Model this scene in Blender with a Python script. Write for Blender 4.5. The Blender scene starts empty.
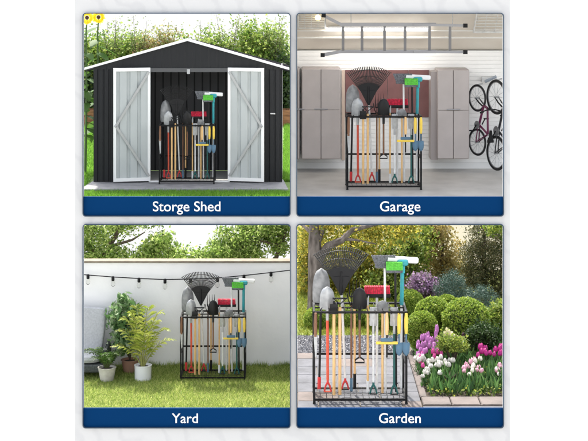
import bpy, math, random
import numpy as np
from mathutils import Vector, Matrix
R = math.radians
random.seed(7)
rng = np.random.default_rng(11)
S = bpy.context.scene
C = S.collection
# ------------------------------------------------------------------ camera
F, ZC = 1600.0, 6.6            # focal length in photo pixels, camera height
HZ = 40.0
cd = bpy.data.cameras.new('camera'); cam = bpy.data.objects.new('camera', cd); C.objects.link(cam)
cam.location = (0, 0, ZC); cam.rotation_euler = (R(90), 0, 0)
cd.sensor_width = 36; cd.lens = F/588*36; cd.shift_y = -(220.5+HZ)/588
cd.clip_start = .5; cd.clip_end = 400
S.camera = cam
# ------------------------------------------------------------------ light
SUN_EL, SUN_AZ = R(58), R(-14)
w = bpy.data.worlds.new('World'); S.world = w; w.use_nodes = True
nt = w.node_tree; nt.nodes.clear()
sky = nt.nodes.new('ShaderNodeTexSky'); sky.sky_type = 'NISHITA'; sky.sun_disc = False
sky.sun_elevation = SUN_EL; sky.sun_rotation = SUN_AZ; sky.dust_density = 3.0; sky.air_density = 1.0
hs = nt.nodes.new('ShaderNodeHueSaturation'); hs.inputs['Saturation'].default_value = .28
bg = nt.nodes.new('ShaderNodeBackground'); bg.inputs['Strength'].default_value = .15
wo = nt.nodes.new('ShaderNodeOutputWorld')
nt.links.new(sky.outputs[0], hs.inputs['Color']); nt.links.new(hs.outputs[0], bg.inputs['Color']); nt.links.new(bg.outputs[0], wo.inputs['Surface'])
sl = bpy.data.lights.new('sun', 'SUN'); sl.energy = 2.6; sl.angle = R(1.5); sl.color = (1, .94, .84)
so = bpy.data.objects.new('sun', sl); C.objects.link(so); so.location = (-4, 30, 20)
sdir = Vector((math.sin(SUN_AZ)*math.cos(SUN_EL), math.cos(SUN_AZ)*math.cos(SUN_EL), math.sin(SUN_EL)))
so.rotation_euler = (-sdir).to_track_quat('-Z', 'Y').to_euler()
S.render.engine = 'CYCLES'
S.view_settings.view_transform = 'Standard'; S.view_settings.look = 'None'
S.view_settings.gamma = 1; S.view_settings.use_curve_mapping = False
EXPO = 1.78
S.view_settings.exposure = EXPO

# ------------------------------------------------------------------ helpers
def P(u, v, d):
    return Vector(((u-294)*d/F, d, ZC-(v+HZ)*d/F))
def lin(c):
    return tuple(((x/255)/12.92 if x/255 <= .04045 else ((x/255+.055)/1.055)**2.4) for x in c)
def plastic(name, c, rough=.5):
    c = tuple(c); g = sum(c)/3
    d = tuple(.62*x+.12*g+.012 for x in c)
    return mat(name, tuple(.86*x+.08*g for x in c), rough, 0, d, 13, .12, 60, spec=.3)
def mat(name, col, rough=.6, metal=0, col2=None, scale=6, bump=0, bscale=40, trans=0, spec=.5, stretch=None):
    m = bpy.data.materials.new(name); m.use_nodes = True
    n, l = m.node_tree.nodes, m.node_tree.links
    b = n['Principled BSDF']; b.inputs['Roughness'].default_value = rough; b.inputs['Metallic'].default_value = metal
    b.inputs['Specular IOR Level'].default_value = spec
    col = tuple(col)+(1,)
    b.inputs['Base Color'].default_value = col
    tc = n.new('ShaderNodeTexCoord'); mp = n.new('ShaderNodeMapping'); l.new(tc.outputs['Object'], mp.inputs[0])
    if stretch: mp.inputs['Scale'].default_value = stretch
    if col2:
        nz = n.new('ShaderNodeTexNoise'); nz.inputs['Scale'].default_value = scale; nz.inputs['Detail'].default_value = 6
        l.new(mp.outputs[0], nz.inputs['Vector'])
        rp = n.new('ShaderNodeValToRGB'); rp.color_ramp.elements[0].position = .35; rp.color_ramp.elements[1].position = .68
        rp.color_ramp.elements[0].color = col; rp.color_ramp.elements[1].color = tuple(col2)+(1,)
        l.new(nz.outputs['Fac'], rp.inputs[0]); l.new(rp.outputs[0], b.inputs['Base Color'])
    if bump:
        n2 = n.new('ShaderNodeTexNoise'); n2.inputs['Scale'].default_value = bscale; n2.inputs['Detail'].default_value = 5
        l.new(mp.outputs[0], n2.inputs['Vector'])
        bp = n.new('ShaderNodeBump'); bp.inputs['Strength'].default_value = bump; bp.inputs['Distance'].default_value = .02
        l.new(n2.outputs['Fac'], bp.inputs['Height']); l.new(bp.outputs[0], b.inputs['Normal'])
    return m
def leafmat(name, cols, trans=.4, rough=.55):
    """leaf colours vary from leaf to leaf; light passes through"""
    m = bpy.data.materials.new(name); m.use_nodes = True
    n, l = m.node_tree.nodes, m.node_tree.links
    b = n['Principled BSDF']; b.inputs['Roughness'].default_value = rough; b.inputs['Specular IOR Level'].default_value = .3
    g = n.new('ShaderNodeNewGeometry'); rp = n.new('ShaderNodeValToRGB')
    e = rp.color_ramp.elements
    while len(e) < len(cols): e.new(.5)
    for i, c in enumerate(cols):
        e[i].position = i/(len(cols)-1); e[i].color = tuple(c)+(1,)
    l.new(g.outputs['Random Per Island'], rp.inputs[0]); l.new(rp.outputs[0], b.inputs['Base Color'])
    t = n.new('ShaderNodeBsdfTranslucent'); mx = n.new('ShaderNodeMixShader'); mx.inputs[0].default_value = trans
    l.new(rp.outputs[0], t.inputs['Color'])
    l.new(b.outputs[0], mx.inputs[1]); l.new(t.outputs[0], mx.inputs[2])
    l.new(mx.outputs[0], n['Material Output'].inputs['Surface'])
    return m
def emat(name, col, st):
    m = bpy.data.materials.new(name); m.use_nodes = True
    b = m.node_tree.nodes['Principled BSDF']; b.inputs['Base Color'].default_value = (0, 0, 0, 1); b.inputs['Specular IOR Level'].default_value = 0
    b.inputs['Emission Color'].default_value = tuple(col)+(1,); b.inputs['Emission Strength'].default_value = st
    return m
def tag(o, label=None, cat=None, group=None, kind=None):
    if label: o['label'] = label
    if cat: o['category'] = cat
    if group: o['group'] = group
    if kind: o['kind'] = kind
    return o
def thing(name, label, cat, loc=(0, 0, 0), group=None, rz=0):
    o = bpy.data.objects.new(name, None); C.objects.link(o); o.empty_display_size = .1
    o.location = loc; o.rotation_euler = (0, 0, rz)
    return tag(o, label, cat, group)
class MB:
    def __init__(s): s.v = []; s.f = []
    def add(s, vs, fs):
        b = len(s.v); s.v += [tuple(x) for x in vs]; s.f += [tuple(b+i for i in f) for f in fs]; return s
    def box(s, x0, x1, y0, y1, z0, z1):
        return s.add([(x0,y0,z0),(x1,y0,z0),(x1,y1,z0),(x0,y1,z0),(x0,y0,z1),(x1,y0,z1),(x1,y1,z1),(x0,y1,z1)],
                     [(0,3,2,1),(4,5,6,7),(0,1,5,4),(1,2,6,5),(2,3,7,6),(3,0,4,7)])
    def bbox(s, x0, x1, y0, y1, z0, z1, b=.01):
        """box with chamfered vertical + horizontal edges (octagonal loft)"""
        def ring(i, z): return [(x0+i+b,y0+i,z),(x1-i-b,y0+i,z),(x1-i,y0+i+b,z),(x1-i,y1-i-b,z),(x1-i-b,y1-i,z),(x0+i+b,y1-i,z),(x0+i,y1-i-b,z),(x0+i,y0+i+b,z)]
        return s.loft([ring(b*.8, z0), ring(0, z0+b), ring(0, z1-b), ring(b*.8, z1)])
    def loft(s, rings, cap=True, closed=True):
        b = len(s.v); n = len(rings[0])
        for r in rings: s.v += [tuple(x) for x in r]
        for i in range(len(rings)-1):
            for j in range(n if closed else n-1):
                k = (j+1) % n
                s.f.append((b+i*n+j, b+i*n+k, b+(i+1)*n+k, b+(i+1)*n+j))
        if cap:
            s.f.append(tuple(b+j for j in reversed(range(n)))); e = b+(len(rings)-1)*n
            s.f.append(tuple(e+j for j in range(n)))
        return s
    def tube(s, pts, r, n=8, cap=True):
        pts = [Vector(p) for p in pts]; rs = r if isinstance(r, (list, tuple)) else [r]*len(pts)
        rings = []; prev = None
        for i, p in enumerate(pts):
            t = (pts[min(i+1, len(pts)-1)]-pts[max(i-1, 0)])
            t = t.normalized() if t.length > 1e-9 else Vector((0, 0, 1))
            a = prev if prev is not None else (Vector((0, 1, 0)) if abs(t.y) < .9 else Vector((1, 0, 0)))
            a = a-t*a.dot(t)
            a = a.normalized() if a.length > 1e-6 else t.orthogonal().normalized()
            prev = a; b = t.cross(a)
            rings.append([p+(a*math.cos(q)+b*math.sin(q))*rs[i] for q in [2*math.pi*k/n for k in range(n)]])
        return s.loft(rings, cap)
    def lathe(s, prof, c=(0, 0, 0), n=20, cap=True):
        return s.loft([[(c[0]+r*math.cos(2*math.pi*k/n), c[1]+r*math.sin(2*math.pi*k/n), c[2]+z) for k in range(n)] for r, z in prof], cap)
    def ball(s, c, rx, ry, rz, n=14, m=9):
        return s.loft([[(c[0]+rx*math.sin(t)*math.cos(2*math.pi*k/n), c[1]+ry*math.sin(t)*math.sin(2*math.pi*k/n), c[2]-rz*math.cos(t)) for k in range(n)]
                       for t in [math.pi*(.04+.92*i/(m-1)) for i in range(m)]])
    def prism(s, poly, y0, y1):
        """poly in x,z extruded along y"""
        n = len(poly)
        s.add([(x, y0, z) for x, z in poly]+[(x, y1, z) for x, z in poly],
              [tuple(range(n)), tuple(reversed(range(n, 2*n)))]+[(i, n+i, n+(i+1) % n, (i+1) % n) for i in range(n)])
        return s
    def build(s, name, m, parent=None, smooth=False, at=None):
        me = bpy.data.meshes.new(name); me.from_pydata(s.v, [], s.f)
        import bmesh
        bm = bmesh.new(); bm.from_mesh(me); bmesh.ops.recalc_face_normals(bm, faces=bm.faces); bm.to_mesh(me); bm.free()
        me.materials.append(m)
        if smooth:
            me.shade_smooth()
            try: me.set_sharp_from_angle(angle=R(38))
            except Exception: pass
        o = bpy.data.objects.new(name, me); C.objects.link(o)
        if parent: o.parent = parent
        if at is not None: o.location = at
        return o
def np_mesh(name, verts, k, m, parent=None):
    """verts (n*k,3): n separate k-gons"""
    verts = np.asarray(verts, dtype=np.float32).reshape(-1, 3); nf = len(verts)//k
    me = bpy.data.meshes.new(name); me.vertices.add(len(verts)); me.vertices.foreach_set('co', verts.ravel())
    me.loops.add(nf*k); me.loops.foreach_set('vertex_index', np.arange(nf*k, dtype=np.int32))
    me.polygons.add(nf); me.polygons.foreach_set('loop_start', np.arange(0, nf*k, k, dtype=np.int32))
    me.polygons.foreach_set('loop_total', np.full(nf, k, dtype=np.int32))
    me.update(calc_edges=True); me.validate(); me.materials.append(m)
    o = bpy.data.objects.new(name, me); C.objects.link(o)
    if parent: o.parent = parent
    return o
def unit(a): return a/np.maximum(np.linalg.norm(a, axis=1, keepdims=True), 1e-9)
def leaf_verts(c, size, asp=.5, up=0.0, fold=0):
    n = len(c); s = size*rng.uniform(.6, 1.3, (n, 1))
    a = rng.normal(size=(n, 3)); a[:, 2] -= up; a = unit(a)
    b = unit(np.cross(a, rng.normal(size=(n, 3))))
    return np.stack([c-a*s*.5, c+b*s*asp*.5, c+a*s*.5, c-b*s*asp*.5], 1)
def px(c): return c[:, 0]/c[:, 1]*F+294, (ZC-c[:, 2])/c[:, 1]*F-HZ
def keep(c, lim):
    """stay inside the bay between the board's mullions and the bay's own height"""
    if lim is None: return c
    u, v = px(c); return c[(u > lim[0]) & (u < lim[1]) & (v > lim[2]) & (v < lim[3])]
def clumps(center, rad, nclump, nleaf, spread, shell=.5):
    """clump centres inside an ellipsoid, leaves gathered round them: gaps stay between clumps"""
    d = unit(rng.normal(size=(nclump, 3)))*(shell+(1-shell)*rng.random((nclump, 1))**.6)
    cc = np.array(center)+d*np.array(rad)
    sp = spread*rng.uniform(.6, 1.4, (nclump, 1, 1))
    p = cc[:, None, :]+rng.normal(size=(nclump, nleaf, 3))*sp
    return p.reshape(-1, 3), cc
def copy_tree(o, parent=None):
    c = o.copy(); C.objects.link(c)
    if parent: c.parent = parent
    for ch in list(o.children): copy_tree(ch, c)
    return c

# ------------------------------------------------------------------ materials
M = {}
def marble():
    m = bpy.data.materials.new('white marble'); m.use_nodes = True
    n, l = m.node_tree.nodes, m.node_tree.links; b = n['Principled BSDF']
    tc = n.new('ShaderNodeTexCoord'); mp = n.new('ShaderNodeMapping'); mp.inputs['Rotation'].default_value = (0, R(35), 0)
    l.new(tc.outputs['Object'], mp.inputs[0])
    wv = n.new('ShaderNodeTexWave'); wv.inputs['Scale'].default_value = 1.9; wv.inputs['Distortion'].default_value = 9; wv.inputs['Detail'].default_value = 6; wv.inputs['Detail Scale'].default_value = 1.6
    l.new(mp.outputs[0], wv.inputs['Vector'])
    rp = n.new('ShaderNodeValToRGB'); e = rp.color_ramp.elements
    e[0].position = 0; e[0].color = (.51, .51, .515, 1); e[1].position = .35; e[1].color = (.55, .55, .55, 1)
    l.new(wv.outputs['Fac'], rp.inputs[0]); l.new(rp.outputs[0], b.inputs['Base Color'])
    b.inputs['Roughness'].default_value = .45
    return m
M['marble'] = marble()
M['white'] = mat('white paint', (.86, .86, .86), .7)
M['trim'] = mat('slate blue metal', lin((58, 74, 90)), .6, spec=.2)
M['blue'] = mat('navy enamel', (.0006, .030, .108), .7, spec=.04)
M['letter'] = mat('white enamel', (.88, .88, .88), .5)
M['black'] = mat('black powder coat', (.006, .006, .007), .5, spec=.2)
M['blackp'] = mat('black plastic', (.008, .008, .009), .55, spec=.25)
M['steel'] = mat('brushed steel', (.42, .43, .44), .45, .5, (.3, .31, .32), 18)
M['dullsteel'] = mat('dull grey steel', (.15, .155, .16), .5, .2, (.27, .275, .28), 14)
M['dark_steel'] = mat('dark painted steel', (.007, .007, .008), .45, 0, spec=.3)
M['wood'] = mat('pale ash wood', lin((222, 184, 128)), .55, 0, lin((190, 146, 92)), 5, stretch=(9, 9, .7))
M['brownw'] = mat('brown wood', lin((124, 86, 60)), .6, 0, lin((92, 60, 40)), 6, stretch=(9, 9, .8))
M['orange'] = plastic('orange red plastic', lin((226, 78, 40)))
M['red'] = plastic('red plastic', lin((214, 40, 40)))
M['pink'] = mat('crimson bristle', lin((214, 30, 66)), .8, 0, lin((150, 14, 42)), 45)
M['green'] = mat('green bristle', lin((92, 190, 60)), .7, 0, lin((62, 150, 38)), 60)
M['teal'] = plastic('teal plastic', lin((28, 158, 168)))
M['dteal'] = plastic('dark teal plastic', lin((22, 96, 92)))
M['blueg'] = plastic('grey blue paint', lin((74, 112, 138)))
M['yellow'] = plastic('yellow plastic', lin((244, 206, 44)))
M['whitep'] = mat('white plastic', (.70, .71, .71), .45, 0, (.56, .56, .55), 9)
M['greyb'] = mat('grey bristle', lin((104, 106, 112)), .8, 0, lin((60, 62, 66)), 70)
M['alu'] = mat('aluminium', lin((150, 150, 153)), .4, .25)

# ------------------------------------------------------------------ big setting: ground, skies, display wall
g = MB().box(-160, 160, -60, 240, -1, 0).build('ground', mat('pale concrete', (.42, .41, .39), .8, 0, (.34, .335, .32), 1.2))
tag(g, kind='structure')
SKYW = emat('bright white sky', (1, 1, 1), 1.08/2**EXPO)
SKYG = emat('warm hazy sky', (1, .93, .70), 1.0/2**EXPO)
def skyback(d, u0, u1, v0, v1, m):
    a = P(u0, v1, d); b = P(u1, v0, d)
    o = MB().box(a.x, b.x, d, d+.05, a.z, b.z).build('sky', m); return tag(o, kind='structure')
skyback(62, -40, 640, -30, 205, SKYW)                # behind the shed and the garage
skyback(29.6, -40, 293, 200, 300, SKYW)              # behind the yard trees
skyback(24.2, 295, 640, 202, 300, SKYG)              # behind the garden trees
def plate(name, outer, holes, thick, m, y, parent=None):
    """flat plate in the xz plane with holes, real thickness (a filled curve turned into a mesh)"""
    cu = bpy.data.curves.new(name, 'CURVE'); cu.dimensions = '2D'; cu.fill_mode = 'BOTH'; cu.extrude = thick/2
    for poly in [outer]+holes:
        sp = cu.splines.new('POLY'); sp.points.add(len(poly)-1); sp.use_cyclic_u = True
        for i, (x, z) in enumerate(poly): sp.points[i].co = (x, z, 0, 1)
    t = bpy.data.objects.new('tmp', cu); C.objects.link(t)
    dg = bpy.context.evaluated_depsgraph_get(); me = bpy.data.meshes.new_from_object(t.evaluated_get(dg))
    bpy.data.objects.remove(t)
    me.transform(Matrix.Rotation(R(90), 4, 'X')); me.materials.clear(); me.materials.append(m); me.name = name
    o = bpy.data.objects.new(name, me); C.objects.link(o); o.location = (0, y, 0)
    if parent: o.parent = parent
    return o
WD = 11.0
K = WD/F
def X(u): return (u-294)*K
def Z(v): return ZC-(v+HZ)*K
def rr(u0, u1, v0, v1, r, low=True):
    """rounded rectangle in photo units on the wall plane"""
    pts = []
    for cx, cy, a0, on in ((u1-r, v0+r, 0, True), (u0+r, v0+r, 90, True), (u0+r, v1-r, 180, True), (u1-r, v1-r, 270, True)):
        for k in range(6):
            a = R(a0+18*k); pts.append((X(cx+r*math.cos(a)), Z(cy-r*math.sin(a))))
    return pts
wall = plate('white_wall', [(X(-70), 0), (X(660), 0), (X(660), Z(-16)), (X(-70), Z(-16))],
             [[(X(75), Z(444)), (X(510), Z(444)), (X(510), Z(-4)), (X(75), Z(-4))]], .06, M['white'], WD+.032)
tag(wall, 'plain white wall around the marble display board', 'wall')
PAN = [(83, 290.5, 13, 216), (296.5, 503.5, 13, 216), (83, 290.5, 224, 427.4), (296.5, 503.5, 224, 427.4)]
board = plate('display_board', [(X(75), Z(444)), (X(510), Z(444)), (X(510), Z(-4)), (X(75), Z(-4))],
              [rr(*p, 3.2) for p in PAN], .05, M['marble'], WD+.025)
tag(board, 'white veined marble board with four framed openings', 'board')
for p in PAN:
    plate('opening_frame', rr(p[0]-.15, p[1]+.15, p[2]-.15, p[3]+.15, 3.3), [rr(p[0]+.6, p[1]-.6, p[2]+.6, p[3]-.6, 2.8)], .03, M['trim'], -.0335, board)
def plaque(p, text, u0, u1, base, label):
    top = p[3]-19.3
    r = 2.6; a, b, c, d = p[0]+.62, p[1]-.62, top, p[3]-.62
    pts = [(X(b), Z(c)), (X(a), Z(c))]
    for cx, a0 in ((a+r, 180), (b-r, 270)):
        for k in range(6):
            q = R(a0+18*k); pts.append((X(cx+r*math.cos(q)), Z(d-r-r*math.sin(q))))
    root = thing('caption_plaque', label, 'sign', (X((a+b)/2), WD, Z(d)))
    q = plate('plaque_plate', pts, [], .022, M['blue'], WD+.006); q.parent = root; q.location = Vector((0, WD+.006, 0))-root.location
    cu = bpy.data.curves.new('t', 'FONT'); cu.body = text; cu.size = 1; cu.extrude = .002; cu.offset = .004
    t = bpy.data.objects.new('t', cu); C.objects.link(t)
    dg = bpy.context.evaluated_depsgraph_get(); me = bpy.data.meshes.new_from_object(t.evaluated_get(dg)); bpy.data.objects.remove(t)
    co = np.empty(len(me.vertices)*3, np.float32); me.vertices.foreach_get('co', co); co = co.reshape(-1, 3)
    sx = (X(u1)-X(u0))/(co[:, 0].max()-co[:, 0].min()); x0 = co[:, 0].min()
    out = np.empty_like(co)
    out[:, 0] = X(u0)+(co[:, 0]-x0)*sx; out[:, 2] = Z(base)+co[:, 1]*sx; out[:, 1] = WD-.0075-co[:, 2]
    out -= np.array(root.location, dtype=np.float32)
    me.vertices.foreach_set('co', out.ravel()); me.materials.clear(); me.materials.append(M['letter']); me.update(); me.name = 'lettering'
    o = bpy.data.objects.new('lettering', me); C.objects.link(o); o.parent = root
plaque(PAN[0], 'Storge Shed', 153, 220.5, 211.0, 'blue caption plaque reading Storge Shed')
plaque(PAN[1], 'Garage', 380, 420.3, 211.0, 'blue caption plaque reading Garage')
plaque(PAN[2], 'Yard', 172, 198, 422.6, 'blue caption plaque reading Yard')
plaque(PAN[3], 'Garden', 379, 420.7, 422.6, 'blue caption plaque reading Garden')

# ================================================================== SHED BAY (upper left)
SD = 33.0; SZ = ZC-222*SD/F                      # facade depth, slab top height
sk = SD/F
def sx(u): return (u-294)*sk
def sz(v): return ZC-(v+HZ)*sk
grassy = mat('turf soil green', (.09, .17, .025), .9, 0, (.12, .2, .035), 9, .5, 60)
lz = SZ-.055
t = MB().box(-7.2, -.05, 31.15, 61, 0, lz).build('terrain', grassy); tag(t, kind='structure')
def grass(name, x0, x1, y0, y1, z, n, h, wdt, m, lim=None, lean=.5):
    c = np.stack([rng.uniform(x0, x1, n), rng.uniform(y0, y1, n), np.full(n, z)], 1)
    c = keep(c, lim); n = len(c)
    a = rng.uniform(0, 2*math.pi, n); d = np.stack([np.cos(a), np.sin(a), np.zeros(n)], 1)*wdt
    b = rng.normal(size=(n, 3))*lean; b[:, 2] = 1; tip = c+unit(b)*h*rng.uniform(.5, 1.3, (n, 1))
    v = np.stack([c-d, c+d, tip], 1)
    return tag(np_mesh(name, v, 3, m), kind='stuff')
gs = leafmat('shed lawn blades', [(.09, .22, .02), (.15, .32, .035), (.2, .38, .05)], .45)
o = grass('grass', -6.4, -.06, 31.2, 32.0, lz, 16000, .07, .009, gs, (2, 291, 0, 300)); tag(o, 'bright green mown grass in front of and beside the shed slab', 'grass')
c1 = grass('grass', -6.4, sx(86.5), 32, 45, lz, 22000, .1, .012, gs, (2, 291, 0, 300)); tag(c1, 'bright green lawn left of the dark shed', 'grass')
c2 = grass('grass', sx(282), -.06, 33.42, 45, lz, 9000, .1, .012, gs, (2, 291, 0, 300)); tag(c2, 'bright green lawn right of the dark shed', 'grass')
slabm = mat('grey patio concrete', lin((128, 128, 130)), .8, 0, lin((108, 108, 112)), 5, .2, 50)
slab = MB().prism([(sx(93), 33.4), (sx(87), 31.95), (sx(288.5), 31.95), (sx(283), 33.4)], lz, SZ)  # x,y footprint
slab.v = [(x, z, y) for x, y, z in slab.v]
tag(slab.build('patio', slabm), kind='structure')
# shed: walls, roof, trim, doors, floor
def ribbed(name_col, period, dark):
    m = bpy.data.materials.new('ribbed sheet'); m.use_nodes = True
    n, l = m.node_tree.nodes, m.node_tree.links; b = n['Principled BSDF']; b.inputs['Base Color'].default_value = tuple(name_col)+(1,)
    b.inputs['Roughness'].default_value = .5
    return m
SH = mat('charcoal painted steel', (.0115, .0125, .0145), .6, 0, (.0095, .0105, .0125), 3, spec=.3)
SHR = mat('charcoal roof sheet', (.016, .016, .018), 1, spec=0)
SHW = mat('white door steel', (.74, .75, .75), .45)
SHG = mat('pale grey door sheet', (.42, .45, .45), .45, 0, (.37, .40, .40), 2)
SHI = mat('dark shed interior sheet', (.06, .061, .066), .6)
shed = thing('shed', 'charcoal metal garden shed with white trim and double doors open', 'shed', (sx(188), SD, SZ))
def L(o): o.location = -shed.location; return o
def corr(x0, x1, zlo, zhi, y, pitch=.115, dep=.018, back=.02):
    """corrugated sheet; zlo/zhi callables of x"""
    n = max(1, int((x1-x0)/pitch)); p = (x1-x0)/n; pts = []
    for i in range(n):
        a = x0+i*p; pts += [(a, y), (a+p*.62, y), (a+p*.72, y+dep), (a+p*.9, y+dep)]
    pts.append((x1, y))
    vs, fs = [], []
    for x, yy in pts: vs += [(x, yy, zlo(x)), (x, yy, zhi(x)), (x, y+dep+back, zlo(x)), (x, y+dep+back, zhi(x))]
    for i in range(len(pts)-1):
        a, b = i*4, i*4+4
        fs += [(a, b, b+1, a+1), (a+2, a+3, b+3, b+2), (a+1, b+1, b+3, a+3), (a, a+2, b+2, b)]
    e = (len(pts)-1)*4
    fs += [(0, 1, 3, 2), (e, e+2, e+3, e+1)]
    return vs, fs
xl, xr = sx(93.5), sx(282); dl, dr = sx(150.5), sx(228); ztop, zdoor = sz(67), sz(69.5)
apx = sx(187.5)
def rz(x):   # underside of roof trim
    return sz(41)+(sz(68.5)-sz(41))*abs(x-apx)/(apx-sx(85))
fw = MB()
fw.add(*corr(xl, dl, lambda x: SZ, lambda x: zdoor, SD)); L(fw.build('front_wall', SH, shed))
L(MB().add(*corr(dr, xr, lambda x: SZ, lambda x: zdoor, SD)).build('front_wall', SH, shed))
gb_ = MB().add(*corr(xl, apx, lambda x: zdoor+.001, lambda x: rz(x), SD, .16, .005)); gb_.add(*corr(apx, xr, lambda x: zdoor+.001, lambda x: rz(x), SD, .16, .005))
L(gb_.build('gable', SH, shed))
dep = 1.7
sw = MB().box(xl, xl+.03, SD+.045, SD+dep, SZ, sz(68.7)).box(xr-.03, xr, SD+.045, SD+dep, SZ, sz(68.7))
sw.box(xl+.03, xr-.03, SD+dep-.03, SD+dep, SZ+.02, sz(68.7)); L(sw.build('rear_and_side_walls', SHI, shed))
rib = MB()
for k in range(14): rib.box(dl-.4+k*.17, dl-.4+k*.17+.03, SD+dep-.045, SD+dep-.031, SZ+.03, sz(69))
L(rib.build('inner_ribs', SH, shed))
fl = MB()
for k in range(9):
    y = SD+.05+k*.18; fl.box(xl+.03, xr-.03, y, y+.172, SZ, SZ+.018)
L(fl.build('floor', mat('pale floor sheet', (.5, .5, .48), .6, 0, (.42, .42, .4), 4), shed))
rf = MB()
for sgn, ex in ((-1, sx(85)), (1, sx(289))):
    e0 = (ex, sz(68.5)-.07); a0 = (apx, sz(41)-.07)
    rf.add([(e0[0], SD+.06, e0[1]), (a0[0], SD+.06, a0[1]), (a0[0], SD+dep+.1, a0[1]), (e0[0], SD+dep+.1, e0[1]),
            (e0[0], SD+.06, e0[1]+.02), (a0[0], SD+.06, a0[1]+.02), (a0[0], SD+dep+.1, a0[1]+.02), (e0[0], SD+dep+.1, e0[1]+.02)],
           [(0, 1, 2, 3), (4, 7, 6, 5), (0, 4, 5, 1), (3, 2, 6, 7), (0, 3, 7, 4)])
L(rf.build('roof', SHR, shed))
tr = MB().prism([(sx(84.6), sz(67.6)), (apx, sz(38.2)), (sx(289.2), sz(67.6)), (sx(289.4), sz(69.8)), (apx, sz(40.8)), (sx(84.4), sz(69.8))], SD-.05, SD-.004)
L(tr.build('roof_trim', SHW, shed))
hb = MB().box(dl-.04, dr+.04, SD-.02, SD-.003, zdoor-.05, zdoor+.03); L(hb.build('door_rail', mat('grey rail', (.06, .062, .066), .5), shed))
br = MB().box(sx(187), sx(190), SD-.028, SD-.021, zdoor-.09, zdoor+.01); L(br.build('rail_bracket', M['steel'], shed))
sill = MB().box(dl, dr, SD-.03, SD+.044, SZ+.001, SZ+.03); L(sill.build('sill', SHW, shed))
jm = MB().box(dl-.035, dl, SD-.03, SD-.004, SZ+.001, zdoor-.052).box(dr, dr+.035, SD-.03, SD-.004, SZ+.001, zdoor-.052); L(jm.build('door_jamb', SHW, shed))
def shed_door(hx, sgn):
    """leaf folded outwards; hinge at hx, free edge towards the camera"""
    dw = (sx(150.5)-sx(114.5)); ang = R(12)
    r = bpy.data.objects.new('door', None)
    z0, z1 = SZ+.03, sz(67.5)
    W = dw/math.cos(ang)
    d = MB(); fr = .055
    d.box(0, fr, -.02, .02, z0, z1).box(W-fr, W, -.02, .02, z0, z1).box(fr, W-fr, -.02, .02, z0, z0+.07).box(fr, W-fr, -.02, .02, z1-.07, z1)
    pn = MB(); pn.add(*corr(fr, W-fr, lambda x: z0+.07, lambda x: z1-.07, 0.0, .165, .030, .004))
    bc = MB(); zm = (z0+z1)/2-.02
    for za in (z0+.1, z1-.08):
        a = Vector((fr*.5, 0, za)); b = Vector((W-fr*.9, 0, zm)); t = (b-a).normalized(); nn = Vector((-t.z, 0, t.x))*.024
        bc.prism([((a+nn).x, (a+nn).z), ((b+nn).x, (b+nn).z), ((b-nn).x, (b-nn).z), ((a-nn).x, (a-nn).z)], -.034 if za < zm else -.038, -.021)
    kn = MB().lathe([(.022, 0), (.022, .03), (.012, .035)], n=10); kn.v = [(W-fr*.7+x, -.02-z, zm+y) for x, y, z in kn.v]
    rot = Matrix.Translation((hx, SD-.03, 0)) @ Matrix.Scale(sgn, 4, (1, 0, 0)) @ Matrix.Rotation(-ang, 4, 'Z')
    o = None
    for nm, mb, m in (('door', d, SHW), ('door_panel', pn, SHG), ('diagonal_brace', bc, mat('zinc brace', (.36, .37, .37), .4, .3)), ('latch', kn, M['steel'])):
        mb.v = [tuple(rot @ Vector(v)) for v in mb.v]
        if o is None: o = L(mb.build(nm, m, shed))
        else: mb.build(nm, m, o)
    return o
shed_door(dl-.002, -1); shed_door(dr+.002, 1)
h = MB().tube([(sx(270.5), SD-.03, sz(113.5)), (sx(275), SD-.06, sz(113.5))], .014, 8); L(h.build('door_handle', M['whitep'], shed))
# planters, hedge shrubs, saplings, sunflowers behind the shed
plank = mat('brown planter boards', lin((150, 104, 68)), .75, 0, lin((110, 72, 44)), 4, stretch=(1, 1, 8))
for (u0, u1, lb) in ((66, 94.5, 'brown wooden planter box on the lawn left of the shed'), (279, 290.5, 'brown wooden planter box on the lawn right of the shed')):
    a, b = P(u0, 124, 44.6), P(u1, 108, 44.6)
    pl = thing('planter_box', lb, 'planter', ((a.x+b.x)/2, 44.6, lz))
    hw = (b.x-a.x)/2; m = MB()
    for k in range(3): m.box(-hw, hw, 0, .03, k*.15, k*.15+.143)
    m.build('front_boards', plank, pl)
    m = MB().box(-hw, -hw+.03, .03, .6, 0, .44).box(hw-.03, hw, .03, .6, 0, .44).box(-hw+.03, hw-.03, .57, .6, 0, .44); m.build('side_boards', plank, pl)
    MB().box(-hw+.03, hw-.03, .03, .57, 0, .40).build('soil', mat('dark soil', (.03, .022, .015), .95), pl)
hm = leafmat('hedge leaves', [(.08, .15, .025), (.16, .27, .045), (.27, .37, .075), (.40, .44, .13)], .5)
hd = leafmat('dark hedge leaves', [(.012, .03, .008), (.03, .06, .015), (.05, .09, .02)], .35)
hr = leafmat('reddish hedge leaves', [(.18, .15, .05), (.32, .2, .1), (.2, .25, .07), (.38, .33, .12)], .5)
stem = mat('brown bark', (.09, .065, .045), .9, 0, (.05, .035, .025), 20)
bark = mat('grey bark', lin((112, 104, 98)), .9, 0, lin((62, 55, 50)), 16, .6, 30, stretch=(1, 1, .35))
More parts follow.
